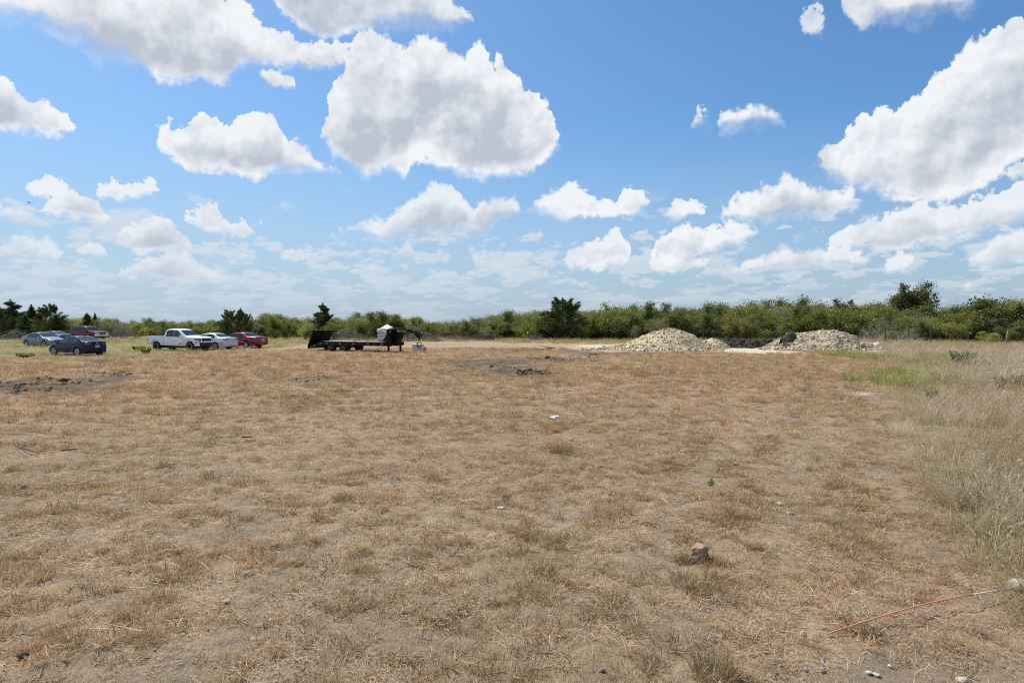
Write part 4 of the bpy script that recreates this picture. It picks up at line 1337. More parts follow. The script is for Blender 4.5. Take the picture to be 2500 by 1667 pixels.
def plate(root, x, z, facing, y=0.0, w=0.305, h=0.155, tilt=0.0):
    b = MB(); b.bbox((x, y, z), (0.012, w, h), 0.005, Matrix.Rotation(tilt, 3, 'Y'))
    o = b.build('number_plate', M_PLATE, root)
    t = MB(); t.box((x + facing * 0.0075, y, z - 0.005), (0.003, w * 0.72, h * 0.36))
    t.build('characters', M_DLAMP, o)

def sedan_spec(p, **k):
    S = dict(
        w=1.79, tumble=0.44, tyre_r=0.325, rim_r=0.225, axles=(1.38, -1.32), spokes=5, rim=M_ALLOY, paint=p,
        top=[(2.33, 0.30), (2.34, 0.48), (2.30, 0.64), (2.18, 0.73), (1.85, 0.82), (1.15, 0.95), (0.98, 0.985), (0.28, 1.36), (-0.05, 1.425), (-0.55, 1.43), (-1.0, 1.36), (-1.72, 1.075), (-2.10, 1.045), (-2.22, 1.0), (-2.27, 0.78), (-2.31, 0.55), (-2.28, 0.32)],
        belt=[(2.4, 0.62), (1.6, 0.78), (1.0, 0.87), (-0.8, 0.93), (-1.7, 0.985), (-2.4, 0.96)],
        bottom=[(2.4, 0.28), (2.2, 0.22), (1.9, 0.17), (-1.9, 0.18), (-2.2, 0.26), (-2.4, 0.34)],
        plan=[(2.34, 0.52), (2.28, 0.66), (2.1, 0.78), (1.8, 0.86), (1.2, 0.89), (-1.3, 0.895), (-1.8, 0.86), (-2.15, 0.78), (-2.27, 0.68), (-2.32, 0.60)],
        mirror=(0.78, 0.97), handles=[(0.0, 0.83), (-0.98, 0.86)], seams=[(0.93, 0.30, 0.84), (-0.12, 0.27, 0.90), (-1.05, 0.55, 0.92)])
    S.update(k)
    S['roofline'] = S['top']
    S.setdefault('patches', [
        ('windshield', M_GLASS, inset_screen(0.20, 0.96, S), 0.003),
        ('rear_window', M_GLASS, inset_screen(-1.66, -1.04, S), 0.003),
        ('front_side_window', M_GLASS, win(-0.14, 0.86, S=S, slant1=-1.15), 0.002),
        ('side_window', M_GLASS, win(-1.30, -0.20, S=S, slant0=0.55), 0.002),
        ('headlight', M_LAMP, lambda cx, ay, cz, kk, k1, k2, nr: (cx > 1.92) & (ay > 0.42) & (cz > 0.60) & (cz < 0.74), 0.004),
        ('grille', M_TRIM, lambda cx, ay, cz, kk, k1, k2, nr: (cx > 2.2) & (ay < 0.40) & (cz > 0.47) & (cz < 0.64), 0.004),
        ('lower_intake', M_TRIM, lambda cx, ay, cz, kk, k1, k2, nr: (cx > 2.15) & (ay < 0.52) & (cz > 0.24) & (cz < 0.38), 0.004),
        ('taillight', M_RED, lambda cx, ay, cz, kk, k1, k2, nr: (cx < -2.0) & (ay > 0.44) & (cz > 0.82) & (cz < 0.96), 0.004),
    ])
    return S

HEADING = R(-18)          # nose-out vehicles point right and towards the viewer
def face(deg): return R(deg)
GR_CARS = 'vehicles parked at the edge of the field'

# grey silver sedan, nose to the right, half hidden by grass
P1 = paint("silver_grey_paint", (0.17, 0.195, 0.23), 0.5, 0.3)
c = Vector((-46.3, 67.5, 0))
build_vehicle('parked_sedan', sedan_spec(P1, spokes=7), c, R(-24), 'silver grey sedan with its nose towards the field, half hidden by green grass', 'car', GR_CARS)
# second grey sedan behind it, tail to the right
P2 = paint("dark_silver_paint", (0.075, 0.085, 0.10), 0.4, 0.3)
def dark_tail(root, S):
    plate(root, -2.285, 0.72, -1)
    b = MB(); b.bbox((-2.285, 0, 0.88), (0.02, 0.7, 0.03), 0.006); b.build('chrome_strip', M_CHROME, root)
build_vehicle('parked_sedan', sedan_spec(P2, extra=dark_tail), Vector((-51.8, 77.0, 0)), R(158), 'dark grey sedan tail out, wedged between the silver grey sedan and the maroon suv', 'car', GR_CARS)
# navy sedan, tail to the right
P3 = paint("navy_paint", (0.005, 0.013, 0.042), 0.1, 0.3, 0.12)
def navy_extra(root, S):
    plate(root, -2.30, 0.70, -1)
    b = MB(); b.bbox((-2.27, 0, 0.91), (0.02, 0.10, 0.06), 0.01); b.build('boot_badge', M_CHROME, root)
    b = MB(); b.prism([(-0.78, 1.43), (-0.98, 1.385), (-0.93, 1.47)], -0.012, 0.012); b.build('roof_aerial', P3, root)
    for s in (1, -1):
        b = MB(); b.bbox((0.0, s * 0.90, 0.215), (1.75, 0.03, 0.05), 0.01); b.build('sill_strip', M_CHROME, root)
build_vehicle('parked_sedan', sedan_spec(P3, rim_r=0.235, split_spoke=True, extra=navy_extra, patches=None) if False else sedan_spec(P3, rim_r=0.235, split_spoke=True, extra=navy_extra), Vector((-32.05, 50.3, 0)), R(155), 'navy blue sedan parked alone nearest the mown field, tail out', 'car', GR_CARS)
# silver white sedan, tail to the right
P4 = paint("pale_silver_paint", (0.55, 0.58, 0.61), 0.35, 0.3)
S4 = sedan_spec(P4, w=1.82, spokes=6,
    top=[(2.40, 0.30), (2.42, 0.48), (2.38, 0.66), (2.25, 0.75), (1.85, 0.85), (1.15, 0.97), (1.0, 1.0), (0.30, 1.38), (-0.05, 1.44), (-0.55, 1.45), (-1.0, 1.40), (-1.55, 1.11), (-1.62, 1.09), (-2.22, 1.065), (-2.35, 1.02), (-2.39, 0.80), (-2.44, 0.58), (-2.41, 0.32)],
    plan=[(2.42, 0.54), (2.34, 0.68), (2.1, 0.80), (1.8, 0.88), (1.2, 0.905), (-1.5, 0.91), (-2.0, 0.87), (-2.3, 0.80), (-2.40, 0.72), (-2.45, 0.66)],
    bottom=[(2.4, 0.28), (2.2, 0.22), (1.9, 0.17), (-1.9, 0.18), (-2.3, 0.24), (-2.5, 0.32)])
S4['patches'] = [
    ('windshield', M_GLASS, inset_screen(0.22, 0.98, S4), 0.003),
    ('rear_window', M_GLASS, inset_screen(-1.56, -1.02, S4), 0.003),
    ('front_side_window', M_GLASS, win(-0.14, 0.86, S=S4, slant1=-1.15), 0.002),
    ('side_window', M_GLASS, win(-1.22, -0.20, S=S4, slant0=0.35), 0.002),
    ('headlight', M_LAMP, lambda cx, ay, cz, kk, k1, k2, nr: (cx > 1.95) & (ay > 0.42) & (cz > 0.60) & (cz < 0.76), 0.004),
    ('taillight', M_RED, lambda cx, ay, cz, kk, k1, k2, nr: (cx < -2.12) & (ay > 0.30) & (cz > 0.84 - 0.0 * ay) & (cz < 0.955) & (ay > 1.9 * (0.93 - cz) + 0.30), 0.004)]
def acc_extra(root, S):
    plate(root, -2.415, 0.80, -1)
build_vehicle('parked_sedan', {**S4, 'extra': acc_extra}, Vector((-27.1, 61.4, 0)), R(160), 'pale silver sedan tail out, between the white pickup and the red sedan', 'car', GR_CARS)
# red sedan, long boot, tail to the right
P5 = paint("red_paint", (0.24, 0.008, 0.028), 0.2, 0.25)
S5 = sedan_spec(P5, w=1.90, spokes=9, axles=(1.55, -1.42), tyre_r=0.34, rim_r=0.21, tumble=0.40,
    top=[(2.62, 0.32), (2.64, 0.52), (2.60, 0.70), (2.45, 0.80), (1.9, 0.90), (1.15, 1.00), (1.0, 1.02), (0.35, 1.40), (0.0, 1.455), (-0.6, 1.46), (-0.95, 1.42), (-1.42, 1.12), (-1.55, 1.09), (-2.30, 1.06), (-2.46, 1.03), (-2.58, 0.90), (-2.62, 0.62), (-2.60, 0.36)],
    belt=[(2.7, 0.66), (1.6, 0.82), (1.0, 0.90), (-0.8, 0.95), (-1.7, 1.0), (-2.7, 0.92)],
    plan=[(2.64, 0.60), (2.55, 0.72), (2.2, 0.85), (1.8, 0.92), (1.2, 0.95), (-1.5, 0.95), (-2.1, 0.90), (-2.45, 0.82), (-2.58, 0.74), (-2.63, 0.66)],
    bottom=[(2.7, 0.30), (2.3, 0.22), (1.9, 0.19), (-1.9, 0.20), (-2.4, 0.30), (-2.7, 0.38)],
    mirror=(0.82, 1.0), handles=[(0.0, 0.86), (-1.0, 0.88)], seams=[(0.98, 0.32, 0.87), (-0.12, 0.29, 0.92), (-1.1, 0.60, 0.95)])
S5['patches'] = [
    ('windshield', M_GLASS, inset_screen(0.26, 0.98, S5), 0.003),
    ('rear_window', M_GLASS, inset_screen(-1.40, -0.96, S5), 0.003),
    ('front_side_window', M_GLASS, win(-0.12, 0.88, S=S5, slant1=-1.15), 0.002),
    ('side_window', M_GLASS, win(-1.02, -0.18, S=S5, slant0=0.10), 0.002),
    ('headlight', M_LAMP, lambda cx, ay, cz, kk, k1, k2, nr: (cx > 2.2) & (ay > 0.42) & (cz > 0.62) & (cz < 0.78), 0.004),
    ('taillight', M_RED, lambda cx, ay, cz, kk, k1, k2, nr: (cx < -2.38) & (ay > 0.62) & (cz > 0.66) & (cz < 0.96), 0.004)]
def red_extra(root, S):
    f = MB()
    for (y, z, sy, sz) in ((0, 0.895, 0.56, 0.03), (0, 0.655, 0.56, 0.03), (0.275, 0.775, 0.03, 0.22), (-0.275, 0.775, 0.03, 0.22)):
        f.bbox((-2.618, y, z), (0.03, sy, sz), 0.008)
    f.build('plate_surround', M_CHROME, root)
    plate(root, -2.618, 0.765, -1)
    for s in (1, -1):
        b = MB(); b.bbox((-0.2, s * 0.955, 0.60), (2.2, 0.02, 0.035), 0.006); b.build('side_strip', M_CHROME, root)
build_vehicle('parked_sedan', {**S5, 'extra': red_extra}, Vector((-25.8, 65.0, 0)), R(158), 'red long-booted sedan tail out, right of the pale silver sedan', 'car', GR_CARS)

# maroon suv, nose to the right
P6 = paint("maroon_paint", (0.13, 0.010, 0.020), 0.3, 0.3)
S6 = dict(w=2.0, tumble=0.20, tyre_r=0.39, rim_r=0.22, tyre_w=0.26, axles=(1.62, -1.70), spokes=6, rim=M_ALLOY, paint=P6,
    top=[(2.60, 0.48), (2.66, 0.60), (2.64, 0.95), (2.58, 1.10), (2.35, 1.17), (1.25, 1.24), (1.12, 1.26), (0.50, 1.76), (0.25, 1.85), (-0.6, 1.89), (-2.2, 1.87), (-2.42, 1.80), (-2.58, 1.20), (-2.62, 0.95), (-2.66, 0.70), (-2.62, 0.50)],
    belt=[(2.7, 1.02), (1.2, 1.12), (-2.7, 1.14)], bottom=[(2.7, 0.46), (2.2, 0.38), (-2.2, 0.40), (-2.7, 0.48)],
    plan=[(2.66, 0.86), (2.55, 0.93), (2.2, 0.98), (1.0, 1.0), (-2.2, 1.0), (-2.5, 0.97), (-2.66, 0.92)],
    mirror=(0.92, 1.22), mirror_h=0.22, mirror_mat=M_TRIM, handles=[(0.05, 1.03), (-1.0, 1.04)], handle_mat=M_TRIM, seams=[(1.05, 0.5, 1.08), (-0.10, 0.46, 1.1), (-1.18, 0.55, 1.1)])
S6['roofline'] = S6['top']
S6['patches'] = [
    ('windshield', M_GLASS, inset_screen(0.46, 1.10, S6, 0.08), 0.003),
    ('rear_window', M_GLASS, inset_screen(-2.56, -2.44, S6, 0.10), 0.003),
    ('front_side_window', M_GLASS, win(-0.08, 0.98, S=S6, slant1=-1.1), 0.002),
    ('side_window', M_GLASS, win(-1.16, -0.18, S=S6), 0.002),
    ('quarter_window', M_GLASS, win(-2.42, -1.28, S=S6, slant0=0.25), 0.002),
    ('headlight', M_LAMP, lambda cx, ay, cz, kk, k1, k2, nr: (cx > 2.40) & (ay > 0.56) & (cz > 0.86) & (cz < 1.08), 0.005),
    ('grille', M_TRIM, lambda cx, ay, cz, kk, k1, k2, nr: (cx > 2.4) & (ay < 0.50) & (cz > 0.84) & (cz < 1.07), 0.006),
    ('bumper', M_CHROME, lambda cx, ay, cz, kk, k1, k2, nr: (cx > 2.30) & (cz > 0.56) & (cz < 0.78), 0.03),
    ('bumper_valance', M_TRIM, lambda cx, ay, cz, kk, k1, k2, nr: (cx > 2.30) & (cz <= 0.56), 0.004),
    ('grille_surround', M_CHROME, lambda cx, ay, cz, kk, k1, k2, nr: (cx > 2.4) & (cz > 0.80) & (cz < 1.11), 0.004),
    ('taillight', M_RED, lambda cx, ay, cz, kk, k1, k2, nr: (cx < -2.5) & (ay > 0.80) & (cz > 0.78) & (cz < 1.15), 0.004)]
M_BADGE = mat("red_badge", (0.42, 0.012, 0.015), 0.35)
def letters(name, text, size, m, root, loc, rot, depth=0.006, sx=1.0, shear=0.0, offset=0.0):
    cu = bpy.data.curves.new(name, 'FONT'); cu.body = text; cu.size = size; cu.extrude = depth; cu.align_x = 'CENTER'; cu.align_y = 'CENTER'; cu.shear = shear; cu.offset = offset
    tmp = bpy.data.objects.new(name + "_outline", cu); scene.collection.objects.link(tmp)
    dg = bpy.context.evaluated_depsgraph_get()
    me = bpy.data.meshes.new_from_object(tmp.evaluated_get(dg))
    bpy.data.objects.remove(tmp)
    me.materials.clear(); me.materials.append(m)
    o = bpy.data.objects.new(name, me); link(o, root)
    o.location = loc; o.rotation_euler = rot; o.scale = (sx, 1, 1)
    return o
def suv_extra(root, S):
    letters('badge', 'GMC', 0.15, M_BADGE, root, (2.672, 0, 0.955), (math.pi / 2, 0, math.pi / 2), 0.008, 1.1, offset=0.006)
    b = MB()
    for s in (1, -1):
        b.tube([(0.1, s * 0.70, 1.90), (0.0, s * 0.70, 1.96), (-2.0, s * 0.70, 1.96), (-2.1, s * 0.70, 1.90)], 0.02, 6)
    for xx in (-0.4, -1.6): b.tube([(xx, -0.7, 1.96), (xx, 0.7, 1.96)], 0.015, 6)
    b.build('roof_rack', M_TRIM, root)
build_vehicle('parked_suv', {**S6, 'extra': suv_extra}, Vector((-57.0, 92.0, 0)), R(-22), 'maroon suv with a roof rack parked in front of the junipers, nose out', 'suv', GR_CARS)

# white pickup, nose to the right
P7 = paint("white_paint", (0.82, 0.84, 0.86), 0.0, 0.3)
S7 = dict(w=1.95, tumble=0.26, tyre_r=0.395, rim_r=0.225, tyre_w=0.265, axles=(1.85, -1.82), spokes=8, rim=M_DARKRIM, paint=P7,
    top=[(2.68, 0.42), (2.74, 0.60), (2.74, 0.98), (2.66, 1.12), (2.40, 1.18), (1.45, 1.25), (1.32, 1.27), (0.62, 1.74), (0.30, 1.83), (-0.30, 1.86), (-0.78, 1.82), (-0.90, 1.70), (-0.985, 1.32), (-0.99, 1.27), (-1.6, 1.275), (-2.75, 1.285), (-2.84, 1.27), (-2.86, 0.95), (-2.90, 0.72), (-2.88, 0.55)],
    belt=[(2.8, 1.00), (1.3, 1.12), (-0.9, 1.17), (-1.05, 1.2), (-2.9, 1.21)], bottom=[(2.8, 0.42), (2.3, 0.34), (1.3, 0.40), (-2.2, 0.46), (-2.9, 0.56)],
    plan=[(2.74, 0.66), (2.66, 0.80), (2.45, 0.91), (2.1, 0.96), (1.2, 0.955), (-0.95, 0.955), (-1.4, 0.965), (-2.3, 0.96), (-2.75, 0.93), (-2.9, 0.90)],
    mirror=(0.98, 1.24), mirror_h=0.20, handles=[(0.20, 1.0), (-0.75, 1.02)], seams=[(1.15, 0.46, 1.08), (0.12, 0.44, 1.12), (-0.985, 0.5, 1.18)])
S7['roofline'] = S7['top']
def ring(wx):
    return lambda cx, cz: (np.hypot(cx - wx, cz - 0.40) < 0.56) & (cz > 0.38)
S7['patches'] = [
    ('cut', None, lambda cx, ay, cz, kk, k1, k2, nr: (cx > -2.74) & (cx < -1.06) & (kk >= k2) & (ay < 0.87), 0),
    ('windshield', M_GLASS, inset_screen(0.58, 1.28, S7, 0.07), 0.003),
    ('rear_window', M_GLASS, inset_screen(-0.965, -0.83, S7, 0.12), 0.003),
    ('front_side_window', M_GLASS, win(0.10, 1.10, S=S7, slant1=-1.2), 0.002),
    ('side_window', M_GLASS, win(-0.80, 0.06, S=S7, slant0=0.15), 0.002),
    ('headlight', M_DLAMP, lambda cx, ay, cz, kk, k1, k2, nr: (cx > 2.28) & (ay > 0.60) & (cz > 0.90) & (cz < 1.05) & (cz > 0.90 + 0.12 * (2.7 - cx)), 0.005),
    ('fog_lamp', M_DLAMP, lambda cx, ay, cz, kk, k1, k2, nr: (cx > 2.5) & (ay > 0.66) & (ay < 0.78) & (cz > 0.78) & (cz <= 0.91), 0.005),
    ('reflector', M_RED, lambda cx, ay, cz, kk, k1, k2, nr: (cx > 2.44) & (cx < 2.50) & (ay > 0.7) & (cz > 0.66) & (cz < 0.82), 0.004),
    ('grille', M_TRIM, lambda cx, ay, cz, kk, k1, k2, nr: (cx > 2.5) & (ay < 0.56) & (cz > 0.82) & (cz < 1.06) & (ay < 0.56 - 0.6 * np.abs(cz - 0.94)), 0.006),
    ('bumper', M_TRIM, lambda cx, ay, cz, kk, k1, k2, nr: (cx > 2.42) & (cz < 0.75) & (ay < 0.80 - 0.4 * (0.75 - cz) + 0.0) & (cz < 0.72), 0.006),
    ('skid_plate', M_TRIM, lambda cx, ay, cz, kk, k1, k2, nr: (cx > 2.2) & (cz < 0.42), 0.003),
    ('taillight', M_RED, lambda cx, ay, cz, kk, k1, k2, nr: (cx < -2.72) & (ay > 0.78) & (cz > 0.82) & (cz < 1.18), 0.004),
    ('fender_flare', P7, lambda cx, ay, cz, kk, k1, k2, nr: (ring(1.85)(cx, cz) | ring(-1.82)(cx, cz)) & (kk < k1) & (ay > 0.7), 0.035)]
def pickup_extra(root, S):
    b = MB()
    b.box((-1.90, 0, 0.80), (1.70, 1.72, 0.04))
    for s in (1, -1): b.box((-1.90, s * 0.872, 1.04), (1.70, 0.03, 0.46))
    b.box((-1.055, 0, 1.04), (0.03, 1.72, 0.46)); b.box((-2.735, 0, 1.04), (0.03, 1.72, 0.44))
    b.build('bed_liner', M_TRIM, root)
    b = MB(); b.bbox((1.95, 0.0, 1.235), (0.42, 0.62, 0.07), 0.03); b.build('bonnet_scoop', P7, root)
    b = MB(); b.box((2.155, 0.0, 1.235), (0.02, 0.5, 0.035)); b.build('scoop_opening', M_TRIM, root)
    for s in (1, -1):
        b = MB(); b.bbox((0.86, s * 0.962, 0.62), (0.36, 0.012, 0.045), 0.004); b.build('door_decal', M_TRIM, root)
    for wx in S['axles']:
        for s in (1, -1):
            b = MB(); b.lathe([(0.232, 0.0), (0.236, 0.01), (0.214, 0.014), (0.210, 0.004)], 'y', seg=28)
            o = b.build('rim_ring', M_ALLOY, root, (wx, s * (0.975 - 0.04 + 0.008), 0.385)); o.rotation_euler = (0, 0, 0 if s > 0 else math.pi)
    b = MB(); b.tube([(-2.90, -0.8, 0.62), (-2.96, -0.7, 0.60), (-2.96, 0.7, 0.60), (-2.90, 0.8, 0.62)], 0.06, 8); b.build('rear_bumper', M_CHROME, root)
build_vehicle('pickup_truck', {**S7, 'extra': pickup_extra}, Vector((-28.5, 58.8, 0)), R(-19), 'white crew cab pickup truck with its nose towards the field', 'pickup', GR_CARS)
# ------------------------------------------------------------------ gooseneck flatbed trailer
M_BLK = mat("black_steel", (0.006, 0.006, 0.0065), 0.5, 0.0, spec=0.25, wear=0.6, wear_col=(0.022, 0.019, 0.017), scale=5)
M_PLANK = mat("deck_planks", (0.36, 0.31, 0.245), 0.85, wear=0.8, wear_col=(0.24, 0.205, 0.16), scale=7, bump=0.3)
M_REFL = mat("reflector_tape", (0.55, 0.55, 0.53), 0.35)
M_REFR = mat("red_reflector_tape", (0.30, 0.03, 0.03), 0.35)
M_GOLD = mat("gold_lettering", (0.60, 0.40, 0.10), 0.45)
M_ORSIGN = mat("orange_red_sign", (0.55, 0.10, 0.04), 0.5)
M_YEL = mat("yellow_coupler", (0.55, 0.42, 0.03), 0.45)
M_RUST = mat("rusty_red_steel", (0.16, 0.035, 0.025), 0.7)
TA = R(-27)
_g = spot(805, 857.5)
per = Vector((math.sin(R(27)), math.cos(R(27)), 0))
T = empty('gooseneck_trailer', (_g + per * 1.2), TA)
tag(T, 'black gooseneck flatbed trailer with its loading ramps folded up', 'trailer')
TW = 1.2
b = MB()
for s in (1, -1):
    y0 = s * TW; yi = s * (TW - 0.09)
    b.prism([(-0.77, 0.50), (5.85, 0.53), (5.85, 0.80), (-0.77, 0.80)], min(y0, yi), max(y0, yi))
for s in (1, -1):
    b.box((2.5, s * 0.45, 0.62), (6.6, 0.10, 0.28))
b.build('frame', M_BLK, T)
b = MB()
for s in (1, -1):
    y0 = s * TW; yi = s * (TW - 0.09)
    b.prism([(-0.775, 0.80), (-2.42, 0.36), (-2.42, 0.22), (-0.775, 0.42)], min(y0, yi), max(y0, yi))
for k in range(7):
    x = -0.95 - 0.22 * k
    b.box((x, 0, 0.80 - 0.268 * (-0.775 - x) - 0.05), (0.07, 2 * TW - 0.2, 0.05))
b.box((-2.44, 0, 0.29), (0.05, 2 * TW, 0.18))
b.build('dovetail', M_BLK, T)
b = MB()
for k in range(11):
    y = -1.09 + 0.218 * k
    b.box((2.42, y, 0.822 + 0.002 * (k % 3)), (6.36, 0.206, 0.04))
b.build('deck', M_PLANK, T)
b = MB()
for s in (1, -1):
    b.box((2.5, s * (TW + 0.012), 0.785), (6.5, 0.022, 0.05))
    for k in range(11):
        b.box((-0.45 + 0.62 * k, s * (TW + 0.035), 0.745), (0.05, 0.05, 0.11))
b.build('rub_rail', M_BLK, T)
b = MB(); b2 = MB()
for s in (1, -1):
    for k in range(9):
        (b if k % 2 else b2).box((-0.35 + 0.72 * k, s * (TW + 0.004), 0.66), (0.24, 0.006, 0.045))
    for k in range(4):
        x = -1.0 - 0.36 * k; m_ = Matrix.Rotation(R(-15), 3, 'Y')
        (b if k % 2 else b2).box((x, s * (TW + 0.004), 0.735 - 0.268 * (-0.775 - x) - 0.02), (0.22, 0.006, 0.04), m_)
b.build('reflector_strip', M_REFR, T); b2.build('reflector_strip', M_REFL, T)
# ramps stand up at the tail: two halves, each a frame with cross bars
r0 = Vector((-2.46, 0, 0.34)); r1 = Vector((-1.78, 0, 1.84)); rd = (r1 - r0).normalized(); RL = (r1 - r0).length
rn = Vector((rd.z, 0, -rd.x))
def on_ramp(t, y, off=0.0): return r0 + rd * t + Vector((0, y, 0)) + rn * off
rotm = Matrix(((rd.z, 0, rd.x), (0, 1, 0), (-rd.x, 0, rd.z)))
for s in (1, -1):
    b = MB()
    yc = s * 0.595
    for e in (-0.555, 0.555):
        b.box(on_ramp(RL / 2, yc + e), (0.09, 0.07, RL), rotm)
    for k in range(10):
        b.box(on_ramp(0.06 + k * (RL - 0.12) / 9, yc), (0.06, 1.06, 0.06), rotm)
    b.box(on_ramp(RL / 2, yc, -0.03), (0.012, 1.06, RL * 0.94), rotm)
    o = b.build('ramp', M_BLK, T)
    b = MB()
    for q in (-0.3, 0.28): b.box(on_ramp(RL - 0.06, yc + q, 0.036), (0.008, 0.42, 0.045), rotm)
    b.build('reflector_strip', M_REFL, o)
b = MB()
for s in (1, -1): b.tube([(-0.70, s * 1.0, 0.86), (-1.5, s * 1.02, 0.72), on_ramp(0.55, s * 1.02, 0.05)], 0.022, 6)
b.build('ramp_spring', M_BLK, T)
# running gear: two axles with dual wheels
b = MB()
for x in (0.0, 1.34): b.tube([(x, -1.1, 0.345), (x, 1.1, 0.345)], 0.06, 8)
for s in (1, -1): b.box((0.67, s * 0.55, 0.44), (1.9, 0.08, 0.10))
b.build('axle_assembly', M_BLK, T)
tm = MB(); tm.lathe([(0.20, -0.09), (0.22, -0.105), (0.31, -0.108), (0.338, -0.085), (0.345, -0.05), (0.345, 0.05), (0.338, 0.085), (0.31, 0.108), (0.22, 0.105), (0.20, 0.09)], 'y')
TT = tm.mesh('tyre', M_RUBBER)
rm = MB(); rm.lathe([(0.212, 0.095), (0.195, 0.1), (0.18, 0.03), (0.13, 0.02), (0.10, 0.06), (0.06, 0.07), (0.055, 0.10), (0.0, 0.105)], 'y'); rm.lathe([(0.212, -0.095), (0.18, -0.05), (0.0, -0.05)], 'y')
for k in range(8): rm.box((0.085 * math.cos(k * .785), 0.072, 0.085 * math.sin(k * .785)), (0.018, 0.02, 0.018))
TR_ = rm.mesh('rim', mat("grey_steel_rim", (0.10, 0.10, 0.105), 0.45, 0.5))
hb = MB(); hb.lathe([(0, -0.07), (0.05, -0.07), (0.05, 0.0), (0, 0.0)], 'y', seg=10); HB = hb.mesh('wheel', M_BLK)
for x in (0.0, 1.34):
    for y in (-1.06, -0.81, 0.81, 1.06):
        wo = link(bpy.data.objects.new('wheel', HB), T); wo.location = (x, y, 0.335)
        wo.rotation_euler = (0, x * 2, math.pi if y < 0 else 0)
        link(bpy.data.objects.new('tyre', TT), wo); link(bpy.data.objects.new('rim', TR_), wo)
for s in (1, -1):
    b = MB(); b.box((-0.62, s * 0.93, 0.40), (0.02, 0.52, 0.62)); b.build('mud_flap', M_TRIM, T)
# riser, toolbox and neck
b = MB()
b.box((5.76, 0, 1.19), (0.20, 1.70, 1.34))
for s in (1, -1):
    b.prism([(5.20, 0.804), (5.655, 1.43), (5.655, 1.86), (5.855, 1.86), (5.855, 0.52), (5.20, 0.52)], min(s * 0.853, s * 0.90), max(s * 0.853, s * 0.90))
for y in (-0.5, 0.0, 0.5): b.box((5.868, y, 1.19), (0.03, 0.05, 1.30))
b.build('riser', M_BLK, T)
b = MB()
b.prism([(5.87, 0.62), (5.87, 1.868), (7.44, 1.885), (8.05, 1.70), (8.27, 1.52), (8.33, 1.30), (8.29, 1.20), (8.10, 1.21), (8.02, 1.36), (7.84, 1.50), (7.39, 1.59), (6.67, 1.58), (6.43, 1.06), (6.2, 0.90)], -0.20, 0.20)
for s in (1, -1):
    b.prism([(5.87, 1.872), (7.43, 1.889), (7.43, 1.865), (5.87, 1.845)], min(s * .203, s * .24), max(s * .203, s * .24))
    b.prism([(6.68, 1.60), (7.39, 1.61), (7.39, 1.585), (6.68, 1.575)], min(s * .203, s * .24), max(s * .203, s * .24))
b.build('neck', M_BLK, T)
b = MB(); b.bbox((6.25, 0, 1.935), (0.95, 0.62, 0.11), 0.02); b.build('toolbox_lid', M_BLK, T)
o = letters('lettering', 'BigTex', 0.30, M_GOLD, T, (6.62, -0.206, 1.725), (math.pi / 2, 0, 0), 0.004, 1.12, shear=0.15, offset=0.006)
b = MB()
for k in range(5): b.box((6.0 + 0.32 * k, -0.243, 1.862), (0.14, 0.006, 0.03))
b.build('reflector_strip', M_REFL, T)
b = MB(); b.box((5.872 + 0.008, -0.70, 1.66), (0.010, 0.20, 0.20)); b.build('warning_sign', M_ORSIGN, T)
b = MB(); b.tube([(8.20, 0, 1.30), (8.20, 0, 1.02)], 0.075, 12); b.build('coupler', M_BLK, T)
b = MB(); b.tube([(8.20, 0, 1.03), (8.20, 0, 0.90)], 0.095, 12); b.bbox((8.20, -0.10, 0.98), (0.10, 0.10, 0.10), 0.02); b.build('coupler_latch', M_YEL, T)
b = MB(); b.box((7.86, 0, 1.66), (0.035, 0.47, 0.42)); b.build('strap', mat("grey_strap", (0.30, 0.30, 0.30), 0.7), T)
for s in (1, -1):
    b = MB(); b.box((5.78, s * 0.80, 0.28), (0.13, 0.13, 0.60)); b.box((5.78, s * 0.80, 0.012), (0.26, 0.26, 0.03)); b.box((5.78, s * 0.80, 0.62), (0.17, 0.17, 0.22))
    b.build('jack_leg', M_BLK, T)
b = MB(); b.tube([(5.87, 0.62, 1.10), (6.15, 0.62, 1.02), (6.25, 0.62, 0.72), (6.40, 0.62, 0.69)], 0.018, 6); b.build('crank_handle', M_BLK, T)
b = MB(); b.tube([(4.95, -1.16, 0.56), (4.95, -1.17, 0.37), (5.32, -1.17, 0.37), (5.32, -1.16, 0.56)], 0.018, 6); b.build('step', M_BLK, T)
b = MB(); b.tube([(5.9, 0.2, 0.55), (6.2, 0.25, 0.30), (6.5, 0.2, 0.10), (6.9, 0.15, 0.03), (7.3, 0.0, 0.03)], 0.016, 6); b.build('safety_chain', M_RUST, T)
b = MB(); b.box((2.5, -1.08, 0.93), (0.05, 0.05, 0.18)); b.tube([(2.5, -1.08, 1.0), (2.75, -1.05, 0.86)], 0.02, 6); b.build('winch_post', M_RUST, T)
b = MB(); b.tube([(1.4, 0.6, 0.85), (1.5, 0.62, 0.97), (1.62, 0.62, 0.97), (1.70, 0.6, 0.85)], 0.014, 6); b.build('tie_down_ring', M_BLK, T)

def on_trailer(x, y, z): return T.matrix_basis @ Vector((x, y, z)) if False else Matrix.Translation(T.location) @ Matrix.Rotation(TA, 4, 'Z') @ Vector((x, y, z))
